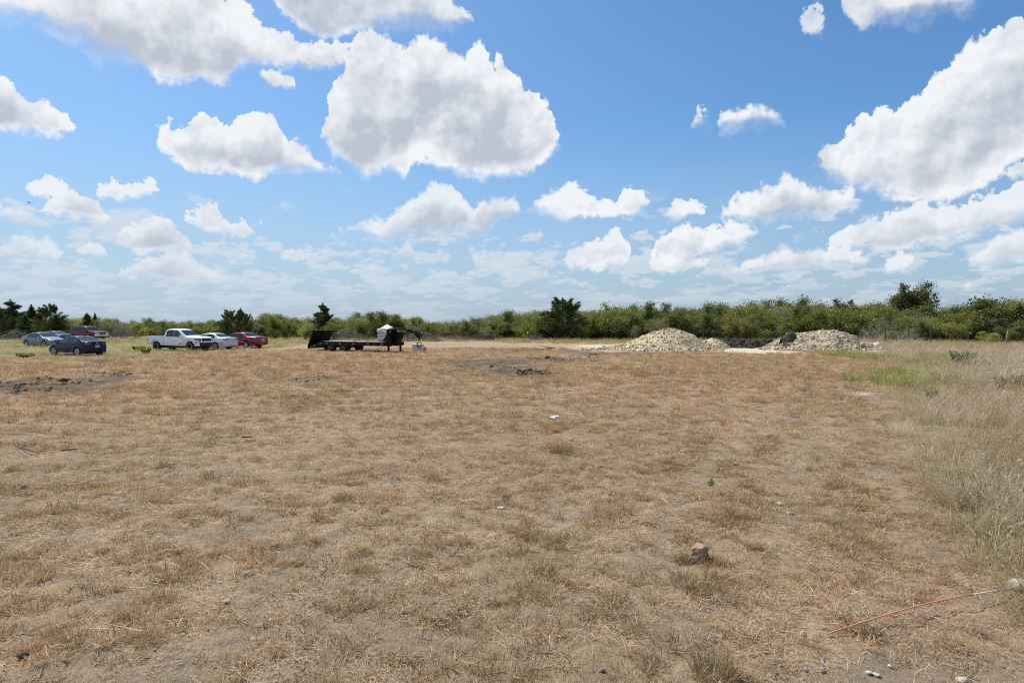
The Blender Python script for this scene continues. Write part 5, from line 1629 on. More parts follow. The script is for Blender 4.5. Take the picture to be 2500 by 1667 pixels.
# wrapped pallet on the deck
M_WRAP = mat("translucent_wrap", (0.62, 0.65, 0.66), 0.25, wear=0.6, wear_col=(0.48, 0.51, 0.53), scale=5, bump=0.2)
M_DARKLOAD = mat("dark_load", (0.09, 0.10, 0.10), 0.6)
M_SHEET = mat("white_plastic_sheet", (0.80, 0.80, 0.79), 0.4, bump=0.5, scale=4)
pal = empty('wrapped_pallet', on_trailer(4.95, 0.05, 0.846), TA)
tag(pal, 'stack on a pallet wrapped in plastic under a white peaked sheet, on the trailer deck', 'pallet')
b = MB()
for k in range(4): b.box((0, -0.45 + 0.3 * k, 0.05), (1.04, 0.10, 0.10))
b.box((0, 0, 0.112), (1.04, 1.10, 0.02)); b.build('pallet_base', M_PLANK, pal)
b = MB()
for k in range(7): b.bbox((0.004 * (k % 2), 0, 0.18 + 0.122 * k), (1.03, 1.09, 0.085), 0.02)
b.build('load', M_WRAP, pal)
b = MB(); b.box((0, 0, 0.55), (0.98, 1.04, 0.84)); b.build('load_core', M_DARKLOAD, pal)
# sheet: draped grid with a peak
n_ = 26; vs = []; fs = []
for j in range(n_ + 1):
    for i in range(n_ + 1):
        u_ = -1 + 2 * i / n_; v_ = -1 + 2 * j / n_
        e = max(abs(u_), abs(v_))
        x = max(-1, min(1, u_ * 1.22)) * 0.545; y = max(-1, min(1, v_ * 1.22)) * 0.575
        peak = 0.40 * max(0, 1 - math.hypot((u_ - 0.12) * 1.0, v_ * 0.9)) ** 1.15
        z = 1.03 + peak + 0.02 * mnoise.noise(Vector((u_ * 3, v_ * 3, 1)))
        if e > 0.82: z -= (e - 0.82) / 0.18 * (0.10 + 0.07 * (1 + mnoise.noise(Vector((u_ * 2.3, v_ * 2.3, 5)))) + 0.16 * (u_ > 0))
        vs.append((x, y, z))
for j in range(n_):
    for i in range(n_):
        a_ = j * (n_ + 1) + i; fs.append((a_, a_ + 1, a_ + n_ + 2, a_ + n_ + 1))
b = MB(); b.add(vs, fs, 0, True); o = b.build('cover_sheet', M_SHEET, pal)
md = o.modifiers.new('thick', 'SOLIDIFY'); md.thickness = 0.008
# boards lying on the deck
tb = MB()
for k, (x, y, l, a_) in enumerate(((3.75, -0.25, 1.1, 0.04), (3.7, -0.10, 1.2, -0.03), (3.8, 0.08, 0.9, 0.1))):
    tb.bbox((x - 3.75, y, 0.035 + 0.055 * (k == 2)), (l, 0.11, 0.045), 0.006, Matrix.Rotation(a_, 3, 'Z'))
o = tb.build('timber_boards', mat("yellow_timber", (0.50, 0.37, 0.16), 0.8, wear=0.5, wear_col=(0.30, 0.2, 0.09), scale=9), None, on_trailer(3.75, -0.3, 0.85)); o.rotation_euler = (0, 0, TA)
tag(o, 'short yellowish boards lying on the trailer deck left of the wrapped pallet', 'boards')

# water tank with a hose on it, orange can beside
M_POLY = mat("milky_plastic", (0.70, 0.72, 0.72), 0.35, wear=0.6, wear_col=(0.52, 0.55, 0.56), scale=3)
tk = spot(1020.5, 856.5); tk.z = 0
tank = empty('water_tank', tk, R(-6)); tag(tank, 'square milky white water tank standing on the ground under the gooseneck', 'tank')
b = MB(); b.bbox((0, 0, 0.30), (0.86, 0.80, 0.60), 0.06)
for k in range(3): b.bbox((-0.28 + 0.28 * k, -0.402, 0.27), (0.05, 0.02, 0.40), 0.008)
b.build('tank_body', M_POLY, tank)
b = MB(); b.lathe([(0, 0.68), (0.12, 0.68), (0.13, 0.66), (0.13, 0.60), (0.16, 0.595)], 'z', (-0.1, 0.05, 0), 18); b.build('cap', M_TRIM, tank)
hs = MB()
for k in range(5):
    rr_ = 0.20 - 0.012 * (k % 2); pts = []
    for q in range(29):
        t_ = 2 * math.pi * q / 28
        pts.append((0.10 + rr_ * math.cos(t_), 0.02 * k + 0.10 * math.sin(t_) * 0.3, 0.0 + rr_ * math.sin(t_) * 0.95 + 0.01 * k))
    hs.tube(pts, 0.017, 6, cap=False)
hs.tube([(0.1, 0.05, 0.2), (0.0, 0.1, 0.28), (-0.15, 0.15, 0.22), (-0.2, 0.3, 0.12)], 0.017, 6)
o = hs.build('hose', mat("black_hose", (0.02, 0.022, 0.022), 0.5), None, tk + Vector((0.08, -0.50, 0.50)))
o.rotation_euler = (R(-6), 0, R(-6))
tag(o, 'coil of black hose hung over the front of the white water tank', 'hose')
M_ORANGE = mat("orange_plastic", (0.62, 0.085, 0.02), 0.4)
ck = spot(1036, 858); can = empty('fuel_can', ck, R(20)); tag(can, 'tall orange fuel can with a black spout right of the water tank', 'can')
b = MB(); b.bbox((0, 0, 0.17), (0.19, 0.26, 0.34), 0.03); b.tube([(0, -0.09, 0.34), (0, -0.09, 0.40), (0, 0.06, 0.40), (0, 0.06, 0.34)], 0.018, 6); b.build('can_body', M_ORANGE, can)
b = MB(); b.tube([(0, 0.09, 0.34), (-0.01, 0.11, 0.42), (-0.03, 0.10, 0.56)], [0.028, 0.02, 0.014], 8); b.build('spout', M_TRIM, can)
# ------------------------------------------------------------------ heaps of crushed stone and soil
def rock_mesh(n, sx, rng, lo=0.7):
    """one boulder shape: flattened noisy polyhedron"""
    bm = bmesh.new(); bmesh.ops.create_icosphere(bm, subdivisions=n, radius=1.0)
    sd_ = rng.uniform(0, 100, 3)
    cuts = rng.normal(0, 1, (7, 3)); cuts /= np.linalg.norm(cuts, axis=1)[:, None]
    for v in bm.verts:
        p = np.array(v.co)
        for c in cuts:
            d = p @ c
            if d > 0.62: p = p - c * (d - 0.62) * 0.92
        p = p * (1 + 0.16 * mnoise.noise(Vector(p * 1.7 + sd_)))
        v.co = Vector(p * np.array([1, rng.uniform(0.98, 1.0), 1]))
    V = np.array([v.co for v in bm.verts]); F = [np.array([[v.index for v in f.verts] for f in bm.faces])]
    bm.free()
    return V * np.array(sx), F
def stone_mat(name, a, b_, dark, sc=3.0):
    m = bpy.data.materials.new(name); m.use_nodes = True
    t = NT(m.node_tree); t.n.clear()
    tc = t.new('ShaderNodeTexCoord'); g = t.new('ShaderNodeNewGeometry')
    n = t.noise(tc.outputs['Object'], sc, 6.0, 0.65)
    n2 = t.noise(tc.outputs['Object'], 0.55, 3.0, 0.6)
    c = t.mix(g.outputs['Random Per Island'], a, b_)
    c = t.mix(t.rng(n, 0.45, 0.7, 0.0, 0.5), c, dark)
    c = t.mix(t.rng(n2, 0.5, 0.68, 0.0, 0.5), c, dark)
    b = t.new('ShaderNodeBsdfPrincipled'); t.link(c, b.inputs['Base Color']); b.inputs['Roughness'].default_value = 0.92; b.inputs['Specular IOR Level'].default_value = 0.2
    bp = t.new('ShaderNodeBump'); bp.inputs['Strength'].default_value = 0.8; bp.inputs['Distance'].default_value = 0.06
    t.link(t.noise(tc.outputs['Object'], 9.0, 6.0, 0.7), bp.inputs['Height']); t.link(bp.outputs[0], b.inputs['Normal'])
    o = t.new('ShaderNodeOutputMaterial'); t.link(b.outputs[0], o.inputs[0])
    return m
M_CREAM = stone_mat("cream_limestone", (0.46, 0.375, 0.235), (0.62, 0.525, 0.36), (0.27, 0.215, 0.13))
M_GREYST = stone_mat("grey_limestone", (0.41, 0.34, 0.235), (0.58, 0.495, 0.355), (0.24, 0.198, 0.14))
M_SOIL = stone_mat("dark_soil", (0.042, 0.035, 0.029), (0.11, 0.092, 0.075), (0.03, 0.026, 0.022))
rh = np.random.default_rng(91)
ROCKS = [rock_mesh(1, (1, rh.uniform(0.7, 0.95), rh.uniform(0.55, 0.85)), rh) for _ in range(8)]
def heap(name, label, cat, ridge, depth_c, spread, m, n_rocks, size, seed, u_is_px=True, rough=0.25, part='stones', group=None):
    """ridge: (u, v) along the skyline; height found at the given distance"""
    rg_ = np.random.default_rng(seed)
    xs = np.array([(u - 1250) / 1667 * depth_c for u, v in ridge]); hs_ = np.array([EYE + ray(u, v).z / ray(u, v).y * depth_c for u, v in ridge])
    hs_ = np.maximum(hs_, 0.0)
    x0, x1 = xs[0], xs[-1]; xm = (x0 + x1) / 2
    nx_, ny_ = int((x1 - x0) / 0.13), int(2 * spread / 0.13)
    gx_, gy_ = np.meshgrid(np.linspace(x0, x1, nx_), np.linspace(-spread, spread, ny_))
    hr = np.interp(gx_, xs, hs_)
    wob = (fbm(gx_ * 0.5 + seed, gy_ * 0.5, seed, 4) - 0.5)
    wd = np.maximum(spread * (0.15 + 0.85 * (hr / max(hs_.max(), .1)) ** 0.8), 0.3)
    tt = np.abs(gy_ + wob * 1.2) / wd
    prof = np.clip(1 - tt, 0, 1)
    prof = np.where(prof > 0.85, 0.85 + (prof - 0.85) * 0.55, prof) / 0.93
    hz = hr * prof + wob * rough * np.minimum(1, hr * prof * 3) + (fbm(gx_ * 3, gy_ * 3, seed + 5, 3) - 0.5) * 0.14 * np.minimum(1, hr * prof * 6)
    hz = np.where(prof <= 0, -0.06, hz)
    V = np.stack([gx_ - xm, gy_, hz - 0.01], -1).reshape(-1, 3)
    ii = np.arange(nx_ * ny_).reshape(ny_, nx_)
    q = np.stack([ii[:-1, :-1], ii[:-1, 1:], ii[1:, 1:], ii[1:, :-1]], -1).reshape(-1, 4)
    hv = hz.ravel()[q].max(1); q = q[hv > -0.03]
    o = link(bpy.data.objects.new(name, np_mesh(name, V, q, [m], smooth=True)))
    o.location = (xm, depth_c, 0)
    tag(o, label, cat, group)
    # loose stones on the slopes
    P_ = V[rg_.integers(0, len(V), n_rocks * 3)]
    P_ = P_[P_[:, 2] > 0.0][:n_rocks]
    VV, FF, off = [], [], 0
    for p in P_:
        rv, rf = ROCKS[rg_.integers(0, 8)]
        s = size * rg_.lognormal(0, 0.55) * (1.15 if p[2] < 0.5 else 0.85)
        A = Matrix.Rotation(rg_.uniform(0, 6.28), 3, 'Z') @ Matrix.Rotation(rg_.normal(0, 0.5), 3, 'X')
        VV.append((rv * s) @ np.array(A).T + p + np.array([rg_.normal(0, .05), rg_.normal(0, .05), s * 0.15])); FF.append(rf[0] + off); off += len(rv)
    so = link(bpy.data.objects.new(part, np_mesh(part, np.concatenate(VV), [np.concatenate(FF)], [m])), o)
    so['kind'] = 'stuff'
    return o
HG = 'heaps of crushed stone and soil'
heap('gravel_heap', 'tall cream coloured heap of crushed limestone with a soil clump on its top', 'gravel heap',
     [(1425, 852), (1470, 848), (1522, 841), (1550, 827), (1568, 819), (1591, 811), (1616, 803), (1640, 802), (1665, 808), (1692, 817), (1714, 833), (1740, 843), (1760, 849)], 59.6, 3.6, M_CREAM, 6500, 0.042, 301)
heap('gravel_heap', 'rough greyish heap of crushed limestone on the right, next to the tall grass', 'gravel heap',
     [(1862, 850), (1882, 840), (1907, 824), (1937, 811), (1965, 811), (2001, 806), (2047, 808), (2078, 821), (2100, 834), (2136, 843), (2160, 848)], 60.6, 3.6, M_GREYST, 6500, 0.05, 302)
heap('gravel_heap', 'small low pale stone heap between the tall heap and the soil bank', 'gravel heap',
     [(1708, 838), (1722, 830), (1738, 823), (1752, 826), (1766, 834), (1775, 841)], 63.5, 1.8, M_GREYST, 900, 0.045, 303)
heap('soil_bank', 'low bank of dark turned soil between the two big gravel heaps', 'soil bank',
     [(1750, 838), (1764, 827), (1785, 825), (1800, 828), (1830, 831), (1850, 828), (1880, 829), (1895, 838)], 66.0, 1.8, M_SOIL, 1500, 0.05, 304, rough=0.8, part='clods')
heap('soil_clump', 'dark soil clump dumped on the left shoulder of the greyish gravel heap', 'soil clump',
     [(1906, 824), (1918, 815), (1928, 808), (1938, 811), (1944, 816)], 59.6, 1.0, M_SOIL, 200, 0.045, 305, rough=0.6, part='clods')
heap('soil_clump', 'dark soil clump capping the top of the tall cream gravel heap', 'soil clump',
     [(1606, 806), (1613, 799), (1622, 798), (1632, 804)], 59.4, 0.55, M_SOIL, 90, 0.04, 306, rough=0.4, part='clods')
# turned soil in the field: scattered clods over each dark patch
def clods(u, v, ru, rv, n, size, label, seed):
    rg_ = np.random.default_rng(seed)
    c = spot(u, v); rx = abs(spot(u + ru, v).x - c.x); ry = abs(spot(u, v - rv).y - spot(u, v + rv).y) / 2
    VV, FF, off = [], [], 0
    for k in range(n):
        a = rg_.uniform(0, 6.28); r_ = rg_.uniform(0, 1) ** 0.6
        x, y = rx * r_ * math.cos(a), ry * r_ * math.sin(a)
        if fbm([x * 0.9 + seed], [y * 0.9], seed, 3)[0] < 0.42: continue
        rv_, rf = ROCKS[rg_.integers(0, 8)]
        s = size * rg_.lognormal(0, 0.5)
        A = Matrix.Rotation(rg_.uniform(0, 6.28), 3, 'Z') @ Matrix.Rotation(rg_.normal(0, 0.6), 3, 'X')
        z = float(ground_z([c.x + x], [c.y + y])[0])
        VV.append((rv_ * s) @ np.array(A).T + np.array([x, y, z + s * 0.2])); FF.append(rf[0] + off); off += len(rv_)
    o = link(bpy.data.objects.new('soil_clods', np_mesh('soil_clods', np.concatenate(VV), [np.concatenate(FF)], [M_SOIL])))
    o.location = (c.x, c.y, 0)
    tag(o, label, 'soil clods', None, 'stuff')
clods(45, 944, 160, 20, 420, 0.045, 'dark clods of turned soil at the left edge of the field', 401)
clods(230, 918, 110, 14, 110, 0.045, 'dark clods of turned soil beyond the left patch', 402)
clods(762, 927, 42, 7, 90, 0.045, 'small patch of dark clods in the left middle of the field', 403)
clods(1310, 910, 55, 9, 200, 0.045, 'dark clods of turned soil in the middle of the field', 404)
clods(1190, 893, 110, 14, 80, 0.04, 'thin scatter of dark clods left of the middle patch', 405)
clods(1340, 877, 80, 5, 60, 0.045, 'thin scatter of dark clods beyond the middle patch', 406)

# ------------------------------------------------------------------ single stones, sticks and litter
def stone_col(name, c, d): return stone_mat(name, c, c, d, 8.0)
M_PALEST = stone_col("pale_stone", (0.54, 0.49, 0.40), (0.40, 0.35, 0.27))
M_TANST = stone_col("tan_stone", (0.40, 0.30, 0.20), (0.26, 0.19, 0.13))
M_GREYR = stone_col("grey_stone", (0.30, 0.285, 0.26), (0.19, 0.18, 0.165))
M_BROWNST = stone_col("brown_stone", (0.36, 0.25, 0.17), (0.15, 0.09, 0.06))
def stone(u, v, size, m, label, squash=(1, 0.8, 0.65), seed=0, sink=0.25, turn=None, cat='stone', name='stone'):
    rg_ = np.random.default_rng(700 + seed)
    V, F = rock_mesh(2, squash, rg_)
    V = V * size / 2
    V[:, 2] -= V[:, 2].min() + size * squash[2] * sink * 0.5
    o = link(bpy.data.objects.new(name, np_mesh(name, V, F, [m])))
    p = spot(u, v); o.location = (p.x, p.y, float(ground_z([p.x], [p.y])[0]))
    o.rotation_euler = (0, 0, rg_.uniform(0, 6.28) if turn is None else turn)
    tag(o, label, cat, None)
    return o
# the squared brown stone
bm = bmesh.new()
pts = [(-0.13, -0.02, 0), (0.035, -0.11, 0), (0.13, 0.02, 0), (-0.03, 0.13, 0), (-0.07, -0.01, 0.15), (0.035, -0.075, 0.175), (0.115, 0.02, 0.165), (0.0, 0.10, 0.185)]
vv = [bm.verts.new(p) for p in pts]
for f in ((3, 2, 1, 0), (4, 5, 6, 7), (0, 1, 5, 4), (1, 2, 6, 5), (2, 3, 7, 6), (3, 0, 4, 7)): bm.faces.new([vv[i] for i in f])
bmesh.ops.bevel(bm, geom=bm.edges[:], offset=0.014, segments=1, affect='EDGES')
bmesh.ops.subdivide_edges(bm, edges=bm.edges[:], cuts=3, use_grid_fill=True)
for vtx in bm.verts:
    vtx.co += Vector((1, 1, 1)) * 0 + vtx.normal * 0.010 * mnoise.noise(vtx.co * 18) + vtx.normal * 0.006 * mnoise.noise(vtx.co * 45)
me = bpy.data.meshes.new('stone'); bm.to_mesh(me); bm.free(); me.materials.append(M_BROWNST)
o = link(bpy.data.objects.new('stone', me)); p = spot(1708, 1368); o.location = (p.x, p.y + 0.05, -0.02); o.scale = (0.95, 0.95, 0.95)
tag(o, 'squared brown stone with a pale top standing in the mown grass, biggest in the field', 'stone')
M_KNOB = stone_col('knobbly_stone', (0.40, 0.355, 0.27), (0.26, 0.22, 0.16))
for i, a in enumerate([
 (1960, 1540, 0.085, M_TANST, 'small tan stone just left of the end of the orange marker rod'),
 (1928, 1252, 0.12, M_GREYR, 'rounded grey stone half sunk in the grass right of the squared brown stone'),
 (1903, 1231, 0.10, M_PALEST, 'broken pale stone beside the rounded grey stone'),
 (57, 1191, 0.12, M_GREYR, 'grey stone at the left edge of the field'),
 (150, 1196, 0.09, M_GREYR, 'smaller grey stone right of the grey stone at the left edge'),
 (1795, 1138, 0.12, M_GREYR, 'grey stone lying in the rust coloured grass, left of the field edge'),
 (972, 1168, 0.09, M_PALEST, 'small white stone in the middle of the field, between the tyre tracks'),
 (1222, 1241, 0.12, M_PALEST, 'flat pink white stone beside the wheel track'),
 (1394, 1074, 0.13, M_PALEST, 'white stone just beyond the olive grass tuft'),
 (553, 1468, 0.075, M_PALEST, 'flat white stone in the left foreground grass'),
 (661, 1508, 0.05, M_PALEST, 'tiny white stone right of the flat white one in the foreground'),
 (1888, 1088, 0.10, M_PALEST, 'small pale stone in the rusty grass near the tall grass'),
 (2121, 1646, 0.06, M_PALEST, 'oval white stone on the bare corner, the left of two'),
 (2140, 1651, 0.055, M_PALEST, 'round white stone on the bare corner, the right of two'),
 (2009, 1638, 0.06, M_GREYR, 'round grey stone on the bare ground left of the white pair'),
 (1968, 1630, 0.06, M_GREYR, 'grey stone at the left end of the bare corner'),
 (2348, 1647, 0.09, M_PALEST, 'flat pale stone near the lower right corner'),
 (2172, 1622, 0.045, M_PALEST, 'pale pebble behind the two white stones'),
 (2492, 1440, 0.24, M_KNOB, 'knobbly cream stone at the right edge, above the end of the marker rod'),
 (1515, 1184, 0.09, M_SOIL, 'dark earth clod beside the trampled track'),
 (1466, 1139, 0.12, M_TANST, 'upright tan stone chip behind the dark earth clod'),
 (1412, 1093, 0.13, M_SOIL, 'dark clod right of the olive grass tuft'),
 (58, 1600, 0.10, M_SOIL, 'dark clod in the lower left corner'),
 (1470, 1643, 0.06, M_GREYR, 'small grey stone at the bottom edge, just left of the dark olive tuft'),
]):
    u, v, s, m, lab = a
    stone(u, v, s, m, lab, (1, rh.uniform(0.7, 0.95), rh.uniform(0.45, 0.75)), i, name='earth_clod' if m is M_SOIL else 'stone', cat='earth clod' if m is M_SOIL else 'stone')
# pebbles strewn over the bare corner and thinly over the field: nobody could count them
PEB = [np_mesh('pebble_%d' % k, *rock_mesh(1, (0.014, 0.011, 0.008), rh), [M_PALEST if k < 3 else M_GREYR]) for k in range(5)]
px_, py_ = sector(1.0, 4.0, 24, lambda r: 5.0 * np.minimum(1, 7 / r), rh)
zp = zones(px_, py_)
kp = rh.uniform(0, 1, len(px_)) < (0.06 + 0.9 * zp['corner'] + 0.25 * zp['bare']) * zp['mown']
px_, py_ = px_[kp], py_[kp]
pp, pr_, ps_ = scatter_attrs(px_, py_, 0.4, 1.6, rh, 0.4)
pp[:, 2] += 0.006
strew('pebbles', 'pale pebbles scattered over the bare ground', PEB, None, pp, pr_, ps_, rh.integers(0, 5, len(px_)))
# crumpled white paper
bm = bmesh.new(); bmesh.ops.create_icosphere(bm, subdivisions=3, radius=0.085)
for vtx in bm.verts:
    k_ = 1 + 0.55 * mnoise.noise(vtx.co * 20) + 0.3 * mnoise.noise(vtx.co * 34 + Vector((3, 1, 2)))
    vtx.co = Vector((vtx.co.x * k_ * 1.3, vtx.co.y * k_, max(vtx.co.z * k_ * 0.7, -0.02)))
me = bpy.data.meshes.new('litter'); bm.to_mesh(me); bm.free(); me.materials.append(mat("white_paper", (0.74, 0.74, 0.72), 0.7))
o = link(bpy.data.objects.new('litter', me)); p = spot(1356, 1022); o.location = (p.x, p.y, 0.02); tag(o, 'crumpled piece of white paper lying in the middle of the field', 'litter')

# orange marker rod lying across the grass
pa, pb = spot(2020, 1556), spot(2476, 1452)
pts = []
for k in range(13):
    t_ = k / 12; q = pa.lerp(pb, t_); q.z = 0.03 + 0.03 * t_ + 0.05 * math.sin(t_ * math.pi)
    pts.append(q)
org = pts[0].copy()
ro = empty('marker_rod', org); tag(ro, 'long thin orange marker rod with a white band lying on the grass', 'rod')
b = MB(); b.tube([p - org for p in pts[:10]], 0.0065, 8); b.build('shaft', mat("orange_fibreglass", (0.62, 0.235, 0.125), 0.6, wear=0.6, wear_col=(0.56, 0.31, 0.21), scale=5), ro)
b = MB(); b.tube([p - org for p in (pts[9], pts[10], pts[11])], 0.0075, 8); b.build('white_band', mat("white_band", (0.62, 0.60, 0.58), 0.5), ro)
b = MB(); b.tube([p - org for p in (pts[11], pts[12])], 0.0066, 8); b.build('tip', mat("pale_tip", (0.62, 0.40, 0.27), 0.5), ro)

# sticks
M_STICK = mat("weathered_wood", (0.075, 0.06, 0.05), 0.9, wear=0.8, wear_col=(0.17, 0.15, 0.13), scale=12, bump=0.5)
M_DEAD = mat("dead_branch", (0.14, 0.125, 0.115), 0.9, wear=0.8, wear_col=(0.27, 0.25, 0.235), scale=10, bump=0.4)
def stick(u0, v0, u1, v1, r, label, seed, name='stick', forks=1, lift=0.0):
    rg_ = np.random.default_rng(seed)
    a, c = spot(u0, v0), spot(u1, v1)
    b = MB(); L = (c - a).length
    pts = [Vector(((c - a).x * t, (c - a).y * t, 0.02 + r + lift * t)) + Vector((rg_.normal(0, .03 * L), rg_.normal(0, .03 * L), abs(rg_.normal(0, .02 * L)))) for t in (0, .25, .5, .75, 1)]
    b.tube(pts, [r, r * .95, r * .85, r * .7, r * .4], 6)
    for k in range(forks):
        q = pts[1 + k % 3]; d = Vector((rg_.normal(0, .3 * L), rg_.normal(0, .3 * L), abs(rg_.normal(0, .12 * L))))
        b.tube([q, q + d * .5, q + d], [r * .6, r * .45, r * .2], 5)
    o = b.build(name, M_STICK, None, a); tag(o, label, 'stick')
stick(150, 1104, 192, 1100, 0.016, 'dark broken stick in the left of the field, the right one of a pair', 1, forks=0)
stick(45, 1098, 100, 1112, 0.012, 'dark forked stick in the left of the field, the left one of a pair', 2, forks=2)
stick(1433, 875, 1452, 870, 0.06, 'dark forked root end lying right of the dark soil patch', 3, forks=2, lift=0.15)
stick(1438, 884, 1452, 887, 0.05, 'dark stumpy root lying just in front of the forked root end', 4, forks=3)
stick(1338, 853, 1356, 851, 0.06, 'brown piece of dead wood far out in the field', 5, forks=2)
stick(590, 1072, 618, 1071, 0.018, 'thin dark stick in the pale straw left of the middle', 6, forks=0)

# heaps of cut brush along the edge of the scrub
def brush(u0, u1, v_base, v_top, depth, n, label, seed, m=M_DEAD, trunk=0):
    rg_ = np.random.default_rng(seed)
    x0, x1 = (u0 - 1250) / 1667 * depth, (u1 - 1250) / 1667 * depth
    h = EYE + ray(u0, v_top).z / ray(u0, v_top).y * depth
    b = MB(); W_ = x1 - x0
    for k in range(n):
        L = rg_.uniform(0.7, 2.2); r = rg_.uniform(0.012, 0.035) * (2.2 if k < trunk else 1)
        if k < trunk: L *= 1.8
        x = rg_.uniform(-W_ / 2, W_ / 2); e = 1 - (2 * abs(x) / W_) ** 2
        z = rg_.uniform(0.02, max(h * e, 0.15)); y = rg_.normal(0, 0.6)
        a = rg_.uniform(0, 6.28); el = rg_.normal(0.1, 0.28)
        d = Vector((math.cos(a) * math.cos(el), math.sin(a) * math.cos(el), math.sin(el))) * L
        p = Vector((x, y, z)) - d / 2; p.z = max(p.z, 0.03)
        mid = p + d * 0.5 + Vector((rg_.normal(0, .08), rg_.normal(0, .08), rg_.normal(0, .06)))
        en = p + d; en.z = max(en.z, 0.03)
        b.tube([p, mid, en], [r, r * .8, r * .35], 5, cap=False)
        for q in range(2):
            dd = Vector((rg_.normal(0, .3), rg_.normal(0, .3), rg_.normal(0.05, .22)))
            b.tube([mid, mid + dd], [r * .5, r * .2], 3, cap=False)
    o = b.build('brush_pile', m, None, Vector(((x0 + x1) / 2, depth, 0)), fix=False); tag(o, label, 'brush pile')
brush(795, 905, 830, 806, 87, 170, 'grey pile of cut brush behind the trailer deck', 501)
brush(985, 1075, 828, 806, 87, 150, 'grey pile of cut brush seen under the gooseneck', 502)
brush(1085, 1135, 830, 816, 91, 60, 'low grey brush left of the dark pile of trunks', 503)
brush(1132, 1225, 832, 814, 90, 150, 'dark pile of cut trunks and branches at the field edge', 504, M_STICK, 14)
brush(1276, 1325, 832, 818, 91, 90, 'grey brush pile left of the big dark juniper', 505)
brush(1355, 1390, 834, 826, 90, 50, 'small brush pile at the foot of the big dark juniper', 506)
brush(0, 70, 828, 806, 92, 130, 'grey tangle of dead branches at the left edge behind the green grass', 507)
brush(270, 335, 822, 798, 101, 130, 'grey tangle of dead branches right of the maroon suv', 508)
brush(1000, 1030, 822, 810, 92, 40, 'thin grey brush right of the brush under the gooseneck', 509)

# ------------------------------------------------------------------ posts
M_POST = mat("steel_post", (0.07, 0.065, 0.06), 0.8, wear=0.6, wear_col=(0.14, 0.11, 0.09), scale=10)
M_WOOD = mat("old_wood_post", (0.17, 0.14, 0.115), 0.9, wear=0.8, wear_col=(0.28, 0.25, 0.22), scale=9, bump=0.4)
fence = empty('wire_fence', (0, 0, 0)); tag(fence, 'thin wire fence on steel posts running along the front of the scrub', 'fence')
FP = [(1413, 779, 833), (1494, 790, 833), (1602, 800, 834), (1718, 798, 836), (1810, 806, 836), (1887, 812, 838), (2162, 800, 842), (2219, 800, 842), (2272, 800, 842), (2365, 806, 841)]
prev = None; wires = MB()
for u, vt, vb in FP:
    dep = 91.0 if u < 1600 else 88.0 if u < 2000 else 72.5
    x = (u - 1250) / 1667 * dep
    h = max(EYE + ray(u, vt).z / ray(u, vt).y * dep, 1.2)
    b = MB(); b.box((0, 0, h / 2), (0.075, 0.075, h)); b.box((0, 0.03, h / 2), (0.12, 0.02, h))
    b.build('post', M_POST, fence, Vector((x, dep, -0.05)))
    if prev and u != 2162:
        for z in (0.35, 0.7, 1.05):
            wires.tube([(prev[0], prev[1], z), ((prev[0] + x) / 2, (prev[1] + dep) / 2, z - 0.03), (x, dep, z)], 0.004, 3, cap=False)
    prev = (x, dep)
wires.build('wire', M_POST, fence, fix=False)
d_ = 70.0; x_ = (2456 - 1250) / 1667 * d_
b = MB(); b.tube([(0, 0, -0.05), (0.10, 0, 0.7), (0.22, 0.02, 1.55)], [0.085, 0.08, 0.07], 8); o = b.build('leaning_post', M_WOOD, None, Vector((x_, d_, 0))); tag(o, 'thick old wooden post leaning to the right by the scrub', 'post')
b = MB(); b.tube([(0, 0, 0), (0.5, 0.1, 0.10), (1.0, 0.1, 0.22)], [0.07, 0.06, 0.03], 7); o = b.build('fallen_branch', M_DEAD, None, Vector((x_ - 0.95, d_ - 0.3, 0.03))); tag(o, 'dead branch lying at the foot of the leaning wooden post', 'branch')
d_ = 78.0; x_ = (492 - 1250) / 1667 * d_
b = MB(); b.box((0, 0, 1.1), (0.13, 0.13, 2.2), taper=0.9); o = b.build('wooden_post', M_WOOD, None, Vector((x_, d_, 0))); tag(o, 'dark square post behind the bonnet of the white pickup', 'post')
d_ = 89.0; x_ = (1290 - 1250) / 1667 * d_
st = empty('survey_stake', (x_, d_, 0)); tag(st, 'thin dark stake with a white ribbon at its top, left of the big dark juniper', 'stake')
b = MB(); b.box((0, 0, 0.55), (0.05, 0.03, 1.1)); b.build('stake', M_POST, st)
b = MB(); b.tube([(-0.02, -0.03, 1.12), (-0.12, -0.05, 1.02), (-0.10, -0.05, 0.86)], [0.07, 0.09, 0.04], 7); b.build('ribbon', mat("white_ribbon", (0.8, 0.8, 0.8), 0.6), st)
# a bird high on the left
bd = ray(72, 495).normalized() * 60 + Vector((0, 0, EYE))
b = MB(); b.tube([(-0.10, 0, 0), (-0.05, 0, 0.01), (0.02, 0, 0.01), (0.09, 0, 0)], [0.012, 0.03, 0.028, 0.008], 7)
o = b.build('bird', mat("dark_feathers", (0.02, 0.02, 0.02), 0.8), None, bd); tag(o, 'small dark bird flying alone high over the parked vehicles', 'bird')
b = MB()
for s in (1, -1): b.add([(-0.03, 0, 0.02), (0.03, 0, 0.02), (0.01, s * 0.09, 0.06), (-0.05, s * 0.16, 0.05), (-0.05, s * 0.07, 0.04)], [(0, 1, 2, 3, 4)])
b.build('wings', mat("dark_wing", (0.02, 0.02, 0.02), 0.8), o, fix=False)

